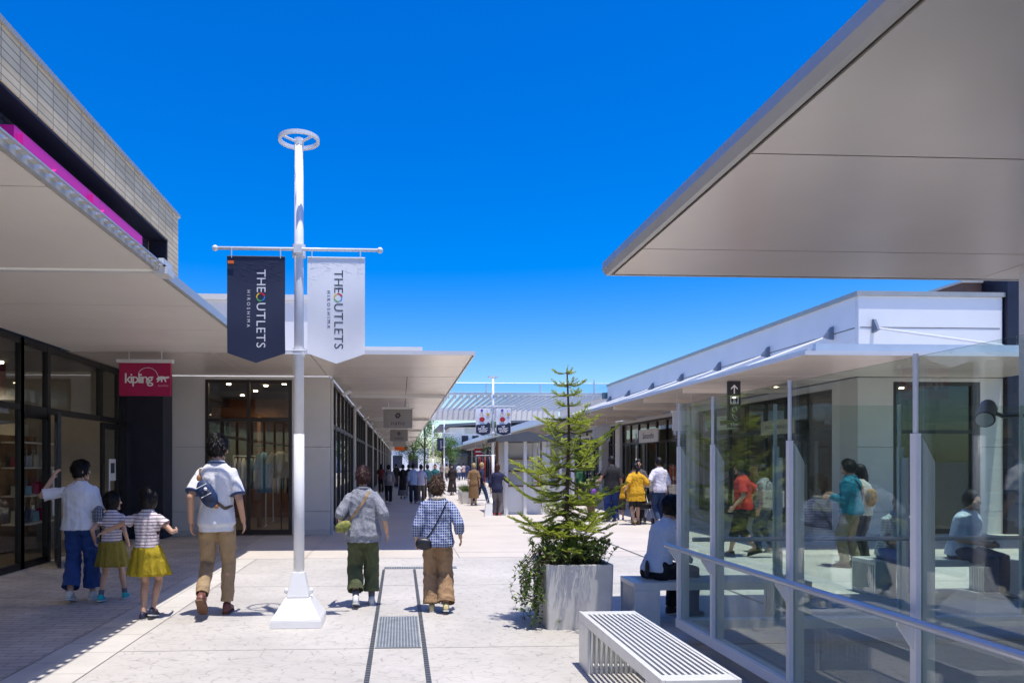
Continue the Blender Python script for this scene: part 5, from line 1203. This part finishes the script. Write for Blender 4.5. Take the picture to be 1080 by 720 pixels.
        # rings are in the XZ plane; order them so faces point outwards
        mb = MB(); mb.rings([[p * s for p in r_][::-1] for r_ in rings]); mb.tube([(an + Rm @ Vector((0, -.02, -.03))) * s, (an + Vector((0, -.004, .012))) * s], [.042 * s, .037 * s], 14)
        so2 = mb.build('shoe', shm, t, smooth=True)
        mb = MB(); oc = [(-.08, .026), (-.06, .037), (0, .036), (.07, .043), (.12, .048), (.16, .038), (.18, .018)]
        pts = [(x, y) for y, x in oc] + [(-x, y) for y, x in oc[::-1]]
        m2 = MB().prism(pts, 'z', -.085, -.068); m2.v = [(an + Rm @ p) * s for p in m2.v]; m2.build('sole', SHOE.get('sole_' + str(bottom.get('sole', 'w') if bottom else 'w')), so2)
        if bottom and bottom.get('sock'): MB().tube([(an + Vector((0, 0, -.01))) * s, (an.lerp(J['kn' + nm], .22)) * s], [.038 * s, .043 * s], 14).build('sock', bottom['sock'], t, smooth=True)
    t.location = loc; t.rotation_euler = (0, 0, rz)
    PEOPLE[t.name] = dict(s=s, J=J, tor=tor, t=t)
    return t
HAIR = {}; SHOE = {'sole_w': mat('white_sole', (.6, .6, .57), .7), 'sole_b': mat('brown_sole', (.14, .07, .035), .7), 'sole_k': mat('dark_sole', (.03, .03, .03), .7)}
def worn(name, label, cat, who, base, build):
    """a bag carried by someone: a thing of its own, modelled in the carrier's frame"""
    t = thing(name, label, cat, (0, 0, 0)); t.location = base; build(t)
    w0 = who.location; rzm = RZ(who.rotation_euler.z); t.location = w0 + rzm @ Vector(base); t.rotation_euler = who.rotation_euler; return t
def bvh_of(who):
    vs, fs = [], []
    for c in kids(who):
        if c.name.split('.')[0] in ('shirt', 'jacket', 'trousers', 'dress', 'blouse', 'skirt', 'body'):
            k = len(vs); vs += [v.co.copy() for v in c.data.vertices]; fs += [tuple(i + k for i in p.vertices) for p in c.data.polygons]
    return BVHTree.FromPolygons(vs, fs)
def strap_pts(bv, pts, off=.006, side=-1):
    """points (x, z) laid on the wearer's back (side -1) or chest (+1)"""
    out_ = []; P = []
    if len(pts) < 2: return out_
    for (a, b) in zip(pts[:-1], pts[1:]):
        for k in range(8): u = k / 8; P.append((a[0] + (b[0] - a[0]) * u, a[1] + (b[1] - a[1]) * u))
    P.append(pts[-1])
    for (x, z) in P:
        h = bv.ray_cast(Vector((x, side * 1.0, z)), Vector((0, -side, 0)))
        if h[0] is not None and abs(h[0].y) < .4: out_.append((h[0] + Vector((0, side * off, 0)), h[1]))
    return out_
def ribbon(pts, w_, th=.004):
    mb = MB(); rings = []; m = len(pts)
    sm = [pts[0]] + [((pts[i - 1][0] + pts[i][0] * 2 + pts[i + 1][0]) / 4, pts[i][1]) for i in range(1, m - 1)] + [pts[-1]]
    for i, (p, n) in enumerate(sm):
        d = (sm[min(i + 1, m - 1)][0] - sm[max(i - 1, 0)][0]).normalized(); nn = Vector((0, -1 if p.y < 0 else 1, 0)); sd = d.cross(nn).normalized(); rings.append([p + sd * w_ / 2 - nn * .002, p + sd * w_ / 2 + nn * th, p - sd * w_ / 2 + nn * th, p - sd * w_ / 2 - nn * .002])
    return mb.rings(rings)
def crossbody(who, name, label, strap, bagc, size, sm, bm_, tilt=0, sw=.022, extra=None, front=None, off=.05):
    s = PEOPLE[who.name]['s']; bv = bvh_of(who); h = bv.ray_cast(Vector((bagc[0] * s, -1, bagc[1] * s)), Vector((0, 1, 0)))
    y = h[0].y if h[0] is not None else -.12; c = Vector((bagc[0] * s, y - size[1] * s - .0 + .01, bagc[1] * s))
    def bld(t):
        b = pouch(c, size[0] * s, size[1] * s, size[2] * s, tilt).build('bag', bm_, t, smooth=True)
        pts = strap_pts(bv, [(p[0] * s, p[1] * s) for p in strap])
        if len(pts) > 2: ribbon(pts, sw * s).build('strap', sm, t)
        if extra: extra(t, b, c, s)
    return worn(name, label, 'bag', who, (c.x, c.y, c.z - size[2] * s), bld)
BK = (.012, .010, .009); DB = (.035, .018, .010)
# ------------------------------------------------ the six nearest walkers
white_polo = mat('polo_cloth', (.72, .72, .74), .85, var=.03, vs=10, spec=.2)
khaki = mat('khaki_cloth', (.36, .25, .14), .9, var=.1, vs=14, bump=.2, bs=300)
man = person('tall man in a white polo shirt and khaki trousers walking left of the near pole', (-1.94, 7.62, 0), R(3), 1.89,
    dict(mat=white_polo, ease=.024, hem=.80, sleeve=.42, sr=.062, cuff=1.05, collar=mat('navy_trim', (.04, .07, .16), .8), cuffm=mat('navy_trim', (.04, .07, .16), .8), fold=.007),
    dict(mat=khaki, kind='trousers', ease=.006, end=.93, hem=.054, knee=.066, thigh=.096, fold=.008, sole='b'), ('short', BK), (.16, .05, .035), w_=.93, lf=(-.015, -.20, .13), rf=(.0, .10, 0), lh=(-.225, -.05, .90), rh=(.235, .08, .89), turn=R(-32), vox=.0095, face=True, skin='skin2')
def sling(t, b, c, s):
    pouch(c + Vector((.012, -.045, -.02)) * s, .05 * s, .02 * s, .065 * s, R(-28)).build('pocket', M['bannerd'], b, smooth=True)
    MB().ball(c + Vector((-.0, -.075, .05)) * s, .016 * s, 12, 8).build('badge', M['lett'], b)
    for z in (.085, -.01): xform(MB().tube([(-.05 * s, -.062 * s, z * s), (.05 * s, -.062 * s, z * s)], .004 * s, 6), T(*c) @ RY(R(-28))).build('zip', M['lett'], b)
    MB().ball(c + Vector((-.075, -.01, .15)) * s, (.02 * s, .012 * s, .03 * s), 10, 8).ball(c + Vector((.085, -.01, -.115)) * s, (.022 * s, .014 * s, .022 * s), 10, 8).build('leather_patch', mat('tan_leather', (.4, .18, .07), .6), b)
crossbody(man, 'sling_bag', 'navy sling bag worn across the back of the man in the white polo', [(-.145, 1.41), (-.13, 1.30), (-.02, 1.12), (.10, 1.02), (.165, 1.06)], (-.055, 1.16), (.075, .045, .135), mat('strap_brown', (.12, .08, .05), .7), mat('navy_canvas', (.012, .035, .11), .6, var=.2, vs=30), R(-28), .03, extra=sling)
mom = person('dark-haired woman in a loose white top and blue trousers walking beside the two girls', (-3.72, 8.45, 0), R(8), 1.62,
    dict(mat=mat('white_blouse', (.72, .72, .76), .85, var=.03), ease=.04, hem=.88, sleeve=.50, sr=.066, cuff=1.05, fold=.012, name='blouse', flare=.01),
    dict(mat=mat('royal_blue_cloth', (.012, .05, .2), .8, var=.15, vs=14), kind='trousers', ease=.010, end=.85, hem=.095, knee=.084, thigh=.094, fold=.013), ('short', BK), (.6, .58, .52), female=True, w_=.97, lf=(0, -.10, .04), rf=(.02, .16, 0), lh=(-.33, .06, 1.50), rh=(.26, .2, 1.10), elbow=(-.5, -.5, -1), turn=R(-55), vox=.0095, face=True)
pp = crossbody(mom, 'shoulder_bag', 'small black and white patterned bag at the right hip of the woman in white', [], (.235, 1.07), (.06, .05, .1), M['black'], pattern('check_bag', 'check', (.6, .6, .62), (.03, .05, .09), 60, 60, .5), R(10))
stripe = pattern('striped_cotton', 'stripe', (.68, .62, .64), (.22, .13, .17), 30, 30, .28)
mustard = mat('mustard_cloth', (.42, .31, .012), .85, var=.1, vs=14); mustard2 = mat('olive_mustard_cloth', (.27, .21, .03), .85, var=.1, vs=14)
girl1 = person('smaller girl in a striped tee, olive skirt and turquoise shoes beside the woman in white', (-3.36, 8.46, 0), R(4), 1.23,
    dict(mat=stripe, ease=.02, hem=.96, sleeve=.30, sr=.07, cuff=1.1, fold=.006), dict(mat=mustard2, kind='skirt', z0=.56, z1=1.02, flare=.10, sock=mat('grey_sock', (.12, .12, .15), .9)), ('bob', BK), (.0, .42, .42), female=True, child=True, w_=.94, lf=(-.06, -.08, .02), rf=(.06, .22, 0), lh=(-.27, .02, .98), rh=(.24, .05, .93), turn=R(-70), vox=.0095, face=True)
girl2 = person('girl in a striped tee and bright mustard skirt stretching her left arm out', (-2.62, 7.5, 0), R(-6), 1.31,
    dict(mat=stripe, ease=.02, hem=.96, sleeve=.28, sr=.072, cuff=1.12, fold=.006), dict(mat=mustard, kind='skirt', z0=.58, z1=1.02, flare=.125, band=mustard2), ('bob', BK), (.02, .02, .05), female=True, child=True, w_=.94, lf=(.06, -.06, .0), rf=(.0, -.0, .04), lh=(-.66, .06, 1.14), rh=(.30, .22, 1.16), turn=R(4), vox=.0095)
greyc = pattern('grey_weave', 'speckle', (.17, .18, .21), (.36, .37, .41), 130, 130, .8)
w1 = person('older woman in a loose grey smock and cropped olive trousers walking away', (-.42, 8.02, 0), R(2), 1.55,
    dict(mat=greyc, ease=.03, hem=.80, sleeve=.66, sr=.064, cuff=1.0, fold=.016, flare=.04, scarf=None, collar=greyc), dict(mat=mat('olive_cloth', (.085, .10, .045), .9, var=.12, vs=12), kind='trousers', ease=.014, end=.80, hem=.088, knee=.082, thigh=.094, fold=.014, sock=mat('grey_sock', (.12, .12, .15), .9)),
    ('short', (.045, .018, .016)), (.65, .65, .66), female=True, w_=1.0, lf=(.0, -.12, .05), rf=(.02, .12, 0), lh=(-.28, .12, 1.02), rh=(.29, -.04, .92), vox=.0095)
crossbody(w1, 'shoulder_bag', 'olive and tan shoulder bag at the left hip of the woman in the grey smock', [(.075, 1.42), (0.0, 1.28), (-.10, 1.14), (-.17, 1.06)], (-.235, 1.0), (.10, .05, .062), mat('strap_tan', (.35, .22, .1), .7), pattern('camo_bag', 'speckle', (.30, .28, .08), (.16, .2, .06), 26, 26, .4), R(-24), .03)
ging = pattern('blue_check', 'check', (.02, .055, .22), (.42, .46, .58), 36, 40, .32)
w2 = person('older woman in a blue checked blouse and tan wide trousers walking away', (.40, 7.72, 0), R(-3), 1.44,
    dict(mat=ging, ease=.03, hem=.83, sleeve=.82, sr=.064, cuff=1.1, fold=.013, flare=.02, scarf=mat('cream_scarf', (.6, .52, .42), .95, var=.1), name='blouse'), dict(mat=mat('tan_cloth', (.33, .205, .11), .9, var=.1, vs=12), kind='trousers', ease=.010, end=.96, hem=.105, knee=.082, thigh=.094, fold=.012),
    ('curly', (.09, .05, .03)), (.6, .5, .25), female=True, w_=1.05, lf=(.02, -.02, .0), rf=(.02, -.14, .03), lh=(-.27, .06, .90), rh=(.30, .04, .94), vox=.0095)
crossbody(w2, 'shoulder_bag', 'black shoulder bag at the left hip of the woman in the blue checked blouse', [(.125, 1.42), (.05, 1.25), (-.06, 1.05), (-.14, .94)], (-.17, .88), (.105, .045, .075), M['black'], mat('black_leather', (.015, .015, .02), .4), R(4), .018)
# ------------------------------------------------ middle distance
lbs = mat('pale_blue_shirt', (.58, .66, .8), .85, var=.04); dk = mat('black_cloth', (.012, .012, .016), .85); jean = mat('jeans_cloth', (.025, .05, .12), .9, var=.2, vs=20); khaki2 = mat('khaki_dull', (.2, .18, .1), .9)
sit = person('seated man in a pale blue shirt bent forward on the shaded bench', (2.63, 7.2, 0), R(-62), 1.66, dict(mat=lbs, ease=.014, hem=.90, sleeve=.5, sr=.058, fold=.012), dict(mat=dk, kind='trousers', ease=.01, hem=.06, thigh=.095), ('short', BK), (.03, .02, .02),
    lf=(-.02, .36, 0), rf=(.03, .42, 0), lh=(-.10, .36, 1.00), rh=(.10, .38, 1.00), lean=.36, nod=.05, seat=.43, vox=.0095)
def hipbag(t): pouch((2.50, 7.10, .53), .02, .03, .095, 0).build('bag', mat('dark_bag', (.03, .025, .03), .6), t, smooth=True)
t_ = thing('waist_bag', 'dark bag behind the seated man in pale blue', 'bag', (2.52, 7.02, .43)); hipbag(t_)
teal = mat('teal_cloth', (.0, .17, .25), .8, var=.1, vs=10)
tm = person('man in a teal hooded jacket and khaki trousers standing behind the glass screen', (6.92, 10.6, 0), R(38), 1.64, dict(mat=teal, ease=.03, hem=.84, sleeve=.95, sr=.07, fold=.010, name='jacket', collar=teal), dict(mat=khaki2, kind='trousers', ease=.012, hem=.062, fold=.01, sole='k'), ('short', BK), (.02, .02, .02),
    lf=(0, .06, 0), rf=(0, -.06, 0), lh=(-.14, .26, 1.12), rh=(.1, .28, 1.14), turn=R(15), vox=.010, w_=1.05)
crossbody(tm, 'crossbody_bag', 'black crossbody pouch on the man in the teal jacket', [(-.10, 1.40), (0, 1.22), (.12, 1.04)], (.19, .98), (.05, .04, .07), dk, M['black'], 0, .03)
tw_ = person('long-haired woman with a brown backpack beside the teal-jacket man', (7.32, 10.95, 0), R(20), 1.56, dict(mat=mat('offwhite_cloth', (.6, .56, .5), .9), ease=.02, hem=.84, sleeve=.8, sr=.06), dict(mat=dk, kind='trousers', ease=.02, hem=.07), ('long', BK), (.03, .03, .03), female=True, vox=.011, turn=R(30))
crossbody(tw_, 'backpack', 'small tan and olive backpack on the long-haired woman', [(-.1, 1.40), (-.11, 1.2)], (.0, 1.16), (.11, .06, .15), mat('strap_tan', (.35, .22, .1), .7), pattern('tan_olive', 'speckle', (.45, .2, .06), (.12, .11, .04), 16, 16, .3), 0, .03)
redc = mat('coral_red_cloth', (.6, .035, .025), .85, var=.06)
rm = person('man in a coral red tee and dark shorts walking left behind the glass screen', (5.86, 11.9, 0), R(55), 1.62, dict(mat=redc, ease=.025, hem=.84, sleeve=.45, sr=.068, fold=.008), dict(mat=dk, kind='trousers', ease=.012, end=.35, hem=.07, name='shorts', sole='k'), ('short', BK), (.03, .03, .03), lf=(0, .2, 0), rf=(0, -.2, .06), lh=(-.3, .1, .92), rh=(.28, -.02, 1.0), vox=.010, w_=1.05)
def paperbag(t):
    MB().box(6.05, 6.42, 11.60, 11.72, .86, 1.14).build('bag', mat('paper_bag', (.5, .45, .38), .8), t)
    MB().tube([(6.13, 11.66, 1.14), (6.16, 11.66, 1.3), (6.3, 11.66, 1.3), (6.33, 11.66, 1.14)], .006, 6).build('handle', M['black'], t); lettering('A. LANGE', .06, 6.23, 11.598, 1.02, M['dlett'], t)
paperbag(thing('shopping_bag', 'pale paper shopping bag carried by the man in the red tee', 'shopping bag', (6.2, 11.66, .86)))
person('woman in a speckled grey top and jeans just behind the red-shirted man', (6.5, 12.4, 0), R(50), 1.55, dict(mat=pattern('grey_dots', 'speckle', (.12, .12, .13), (.45, .44, .43), 60, 60, .3), ease=.035, hem=.84, sleeve=.6, sr=.068), dict(mat=jean, kind='trousers', ease=.01, hem=.06), ('bob', BK), (.3, .28, .25), female=True, lf=(0, .1, 0), rf=(0, -.14, .03), vox=.012)
rd = person('seated reader with a bowed dark head on the bench seen through the glass screen', (6.05, 8.5, 0), R(178), 1.6, dict(mat=pattern('check_grey', 'check', (.25, .33, .36), (.5, .55, .6), 30, 30, .4), ease=.025, hem=.86, sleeve=.6, sr=.07), dict(mat=M['blue'], kind='trousers', ease=.012, hem=.065), ('short', BK), (.3, .3, .3), lf=(-.02, .42, 0), rf=(.02, .42, 0), lh=(-.05, .34, 1.06), rh=(.05, .34, 1.06), lean=.3, nod=.05, seat=.43, vox=.012)
bk = thing('book', 'small open book in the hands of the seated reader', 'book', (6.05, 8.08, .66)); xform(MB().prism([(-.13, .03), (0, 0), (.13, .03), (.13, .045), (0, .018), (-.13, .045)], 'y', -.09, .09), T(6.05, 8.08, .66)).build('pages', M['white'], bk)
person('seated figure in pale blue at the right end of the bench behind the screen', (6.95, 8.5, 0), R(200), 1.62, dict(mat=lbs, ease=.03, hem=.86, sleeve=.5, sr=.07), dict(mat=jean, kind='trousers', ease=.012, hem=.065), ('short', BK), (.3, .3, .3), lf=(-.02, .42, 0), rf=(.02, .42, 0), lh=(-.1, .3, 1.04), rh=(.1, .3, 1.04), lean=.2, seat=.43, vox=.014)
yel = mat('yellow_cloth', (.62, .33, .01), .85, var=.06)
yw = person('woman in a yellow tunic with a dark ponytail beyond the fir', (6.08, 18.1, 0), R(0), 1.58, dict(mat=yel, ease=.05, hem=.66, sleeve=.55, sr=.078, flare=.06, fold=.012, name='dress'), dict(mat=dk, kind='trousers', ease=.01, end=.05, hem=.08, name='shorts', sole='b'), ('pony', BK), (.25, .15, .08), female=True, lf=(0, -.1, .03), rf=(0, .08, 0), lh=(-.28, .05, 1.0), rh=(.3, .16, 1.05), vox=.012)
person('man in a white shirt and jeans right of the yellow tunic', (6.72, 18.15, 0), R(8), 1.72, dict(mat=mat('white_shirt', (.68, .66, .74), .85), ease=.03, hem=.82, sleeve=.7, sr=.068, fold=.009), dict(mat=jean, kind='trousers', ease=.008, hem=.055), ('short', BK), (.35, .33, .3), lf=(0, -.1, .04), rf=(0, .12, 0), lh=(-.3, .14, 1.05), vox=.012)
sm_ = person('man in grey facing us behind the stroller', (6.55, 19.3, 0), R(165), 1.68, dict(mat=mat('grey_shirt', (.1, .09, .1), .85), ease=.02, hem=.84, sleeve=.5, sr=.066), dict(mat=dk, kind='trousers', ease=.008, hem=.055), ('short', BK), (.1, .1, .1), lh=(-.2, .3, 1.0), rh=(.2, .3, 1.0), vox=.014, face=True)
s_ = thing('stroller', 'black baby stroller between the yellow tunic and the white shirt', 'stroller', (6.42, 18.6, 0))
MB().prism([(18.35, .4), (18.75, .35), (18.95, .9), (18.85, .95), (18.65, .55), (18.35, .5)], 'x', 6.27, 6.57).build('seat', M['black'], s_)
MB().prism([(18.95, .92), (18.62, 1.05), (18.5, .95), (18.7, .9)], 'x', 6.26, 6.58).build('hood', M['black'], s_)
mb = MB()
for x in (6.25, 6.59): mb.tube([(x, 18.3, .08), (x, 19.05, 1.0)], .012, 8).tube([(x, 18.9, .08), (x, 18.45, .6)], .012, 8)
mb.tube([(6.25, 19.05, 1.0), (6.59, 19.05, 1.0)], .014, 8); mb.build('frame', M['steel'], s_)
for x in (6.25, 6.59):
    for y in (18.3, 18.9): MB().tube([(x - .02, y, .08), (x + .02, y, .08)], .08, 16).build('wheel', M['black'], s_)
bm2 = person('large man in a black tee with yellow wording, seen past the fir', (5.72, 19.0, 0), R(-4), 1.76, dict(mat=dk, ease=.035, hem=.80, sleeve=.45, sr=.075, fold=.007), dict(mat=mat('blue_jeans', (.012, .035, .16), .85), kind='trousers', ease=.02, hem=.075), ('short', BK), (.1, .1, .15), w_=1.12, lf=(0, -.06, 0), rf=(0, .08, 0), lh=(-.36, .02, 1.0), vox=.012)
s = PEOPLE[bm2.name]['s']; bv = bvh_of(bm2); h = bv.ray_cast(Vector((0, -1, 1.27 * s)), Vector((0, 1, 0)))
for tx, z_, sz, m_ in (('STAFF CREW', 1.36, .05, M['lett']), ('SAMURAI', 1.255, .085, mat('yellow_print', (.6, .65, .02), .7))):
    mb = text_mb(tx, sz * s, .03); xform(mb, T(0, h[0].y - .01, z_ * s)); mb.build('shirt_print', m_, bm2)
cap = person('child in a yellow shirt and red cap beside the black-shirted man', (6.12, 19.5, 0), R(-15), 1.2, dict(mat=yel, ease=.03, hem=.84, sleeve=.4, sr=.07), dict(mat=mat('olive_shorts', (.1, .1, .06), .9), kind='trousers', ease=.02, end=.2, hem=.07, name='shorts'), ('crop', BK), (.02, .05, .2), child=True, vox=.014)
hcx = thing('cap', 'red cap on the child in the yellow shirt', 'cap', (6.12, 19.51, 1.13)); MB().ball((6.12, 19.52, 1.16), (.085, .1, .08), 16, 10).build('crown', M['red'], hcx, smooth=True); MB().ball((6.14, 19.62, 1.13), (.06, .08, .012), 14, 8).build('peak', M['red'], hcx, smooth=True)
pc = person('small child wearing a purple backpack behind the fir branches', (5.60, 20.6, 0), R(10), 1.08, dict(mat=mat('dark_print', (.04, .03, .06), .9), ease=.03, hem=.84, sleeve=.5, sr=.07), dict(mat=mat('pink_cloth', (.35, .12, .15), .9), kind='trousers', ease=.02, hem=.07), ('pony', BK), (.2, .05, .1), child=True, female=True, vox=.014)
crossbody(pc, 'backpack', 'purple backpack on the small child', [(-.1, 1.40), (-.11, 1.2)], (0, 1.16), (.13, .07, .17), M['purple'], mat('purple_nylon', (.26, .07, .5), .6), 0, .03)
navy_ = mat('navy_jacket_cloth', (.015, .018, .06), .85); greyt = mat('grey_trousers_cloth', (.15, .14, .15), .9)
nw = person('brown-haired woman in a navy jacket browsing at the kiosk', (2.92, 21.4, 0), R(-20), 1.55, dict(mat=navy_, ease=.035, hem=.76, sleeve=.85, sr=.07, name='jacket'), dict(mat=greyt, kind='trousers', ease=.01, hem=.06), ('long', (.05, .02, .012)), (.35, .05, .05), female=True, lf=(0, 0, 0), rf=(0, .04, 0), rh=(.34, .3, 1.1), vox=.014)
sbg = thing('shopping_bag', 'white shopping bag on the ground left of the navy-jacket woman', 'shopping bag', (2.62, 21.2, 0)); MB().rings([ringz(rr_box(2.5, 2.76, 21.1, 21.3, .03), 0), ringz(rr_box(2.54, 2.72, 21.15, 21.25, .02), .36)]).build('bag', M['white'], sbg); MB().tube([(2.58, 21.2, .36), (2.6, 21.2, .5), (2.68, 21.2, .5), (2.7, 21.2, .36)], .008, 6).build('handle', M['white'], sbg)
person('woman in a brown dress and straw-coloured hat in mid street', (2.72, 26.3, 0), R(-10), 1.56, dict(mat=mat('brown_dress_cloth', (.22, .13, .06), .9), ease=.03, hem=.30, sleeve=.5, sr=.07, flare=.03, name='dress'), None, ('hat', (.4, .3, .14)), (.1, .06, .04), female=True, vox=.018)
ow = person('walker in a dark top with an orange rucksack striding beside the brown dress', (3.02, 26.6, 0), R(-70), 1.58, dict(mat=navy_, ease=.02, hem=.84, sleeve=.8, sr=.062), dict(mat=jean, kind='trousers', ease=.01, hem=.055), ('hat', (.4, .3, .14)), (.5, .5, .5), lf=(0, -.32, .08), rf=(0, .3, 0), vox=.018)
crossbody(ow, 'backpack', 'orange rucksack on the striding walker', [(-.1, 1.40), (-.11, 1.2)], (0, 1.16), (.13, .08, .2), M['orange'], mat('orange_nylon', (.55, .25, .03), .7), 0, .03)
# ------------------------------------------------ the crowd in the arcade and far street
CR = [  # x(px), feet y(px), head y(px), label, hair, top colour, bottom colour, kind, rz
 (410, 531, 492, 'woman with a grey daypack and black trousers at the left of the arcade crowd', 'short', (.2, .19, .2), (.012, .012, .015), 't', 5),
 (425, 526, 491, 'person in a long black coat with a grey skirt in the arcade crowd', 'short', (.01, .01, .012), (.16, .17, .19), 's', 0),
 (431, 524, 492, 'person with a lime green backpack, half hidden in the arcade crowd', 'short', (.03, .03, .04), (.02, .02, .03), 't', -10),
 (436, 531, 489, 'tall man in a sky blue shirt and navy trousers in the arcade crowd', 'short', (.28, .38, .62), (.015, .02, .04), 't', 4),
 (444, 531, 490, 'man in a lavender-white shirt and grey trousers at the right of the arcade crowd', 'short', (.5, .5, .66), (.1, .09, .09), 't', -6),
 (451, 526, 493, 'person in dark teal just past the lavender shirt', 'short', (.02, .08, .1), (.03, .03, .03), 't', 10),
 (459, 523, 495, 'person in a blue-green top above the checked woman’s head', 'short', (.02, .14, .16), (.05, .05, .06), 't', 170),
 (402, 520, 491, 'person in dark red deeper in the arcade near the shopfronts', 'long', (.12, .02, .02), (.02, .02, .02), 't', 0),
 (418, 515, 489, 'distant person in black in the middle of the arcade', 'short', (.02, .02, .02), (.03, .03, .04), 't', 12),
 (477, 522, 492, 'woman in a long black dress with a pale bag walking towards us', 'long', (.03, .02, .025), (.02, .015, .02), 's', 160),
 (484, 507, 490, 'far person in a white tee and jeans, left of a pair', 'short', (.7, .7, .7), (.06, .12, .25), 't', 0),
 (489, 506, 491, 'far person in pale pink, middle of the distant group', 'short', (.55, .42, .42), (.05, .07, .2), 't', 20),
 (493, 506, 491, 'far person in dark blue, right of the distant group', 'short', (.04, .05, .14), (.05, .1, .22), 't', -20),
 (566, 528, 492, 'shopper in a rust top under the right canopy behind the fir', 'long', (.35, .1, .04), (.04, .04, .05), 't', 15),
 (580, 524, 491, 'shopper in a pale grey tee farther under the right canopy', 'short', (.5, .5, .48), (.03, .04, .1), 't', -10),
 (612, 532, 489, 'shopper in a deep green shirt near the pale blank hanging sign', 'short', (.03, .12, .06), (.12, .1, .07), 't', 25),
 (552, 517, 490, 'far shopper in white shorts past the first kiosk', 'short', (.08, .1, .2), (.6, .6, .58), 't', 170),
 (466, 506, 491, 'far person in grey under the bright trees', 'short', (.25, .22, .2), (.05, .04, .04), 't', 180),
 (471, 508, 492, 'far woman in a beige top under the bright trees', 'long', (.4, .32, .24), (.06, .06, .08), 't', 30),
]
def px2g(px, py):
    th = R(2.8); cx = (px - 459) / 750; cz = (487 - py) / 750; t_ = -1.62 / cz; return ((math.sin(th) + cx * math.cos(th)) * t_, (math.cos(th) - cx * math.sin(th)) * t_)
for i, (px, fy, hy, lab, hr_, tc_, bc_, kd, a) in enumerate(CR):
    x, y = px2g(px, fy); d = 1215 / (fy - 487); Hh = min(1.78, max(1.5, (fy - hy) * d / 750))
    st_ = .14 if i % 2 else -.12
    p = person(lab, (x, y, 0), R(a), Hh, dict(mat=mat('cloth', tc_, .9), ease=.03, hem=.80 if kd == 't' else .45, sleeve=.45 if i % 3 else .8, sr=.068), dict(mat=mat('cloth', bc_, .9), kind='trousers', ease=.012, hem=.062) if kd == 't' else dict(mat=mat('cloth', bc_, .9), kind='skirt', z0=.18, z1=.98, flare=.08), (hr_, BK), (.1, .1, .1) if i % 2 else (.5, .5, .5), lf=(0, st_, 0 if st_ > 0 else .03), rf=(0, -st_, 0 if st_ < 0 else .03), vox=.018, group='people strolling along the arcade and far street')
    if i in (0, 2): crossbody(p, 'backpack', 'grey daypack on the leftmost arcade walker' if i == 0 else 'lime green backpack in the arcade crowd', [(-.1, 1.4), (-.11, 1.2)], (0, 1.14), (.12, .07, .17), dk, mat('pack', (.3, .28, .27) if i == 0 else (.35, .45, .03), .7), 0, .03)
# tidy: every datablock name keeps Blender's own suffixes; nothing is hidden from any ray
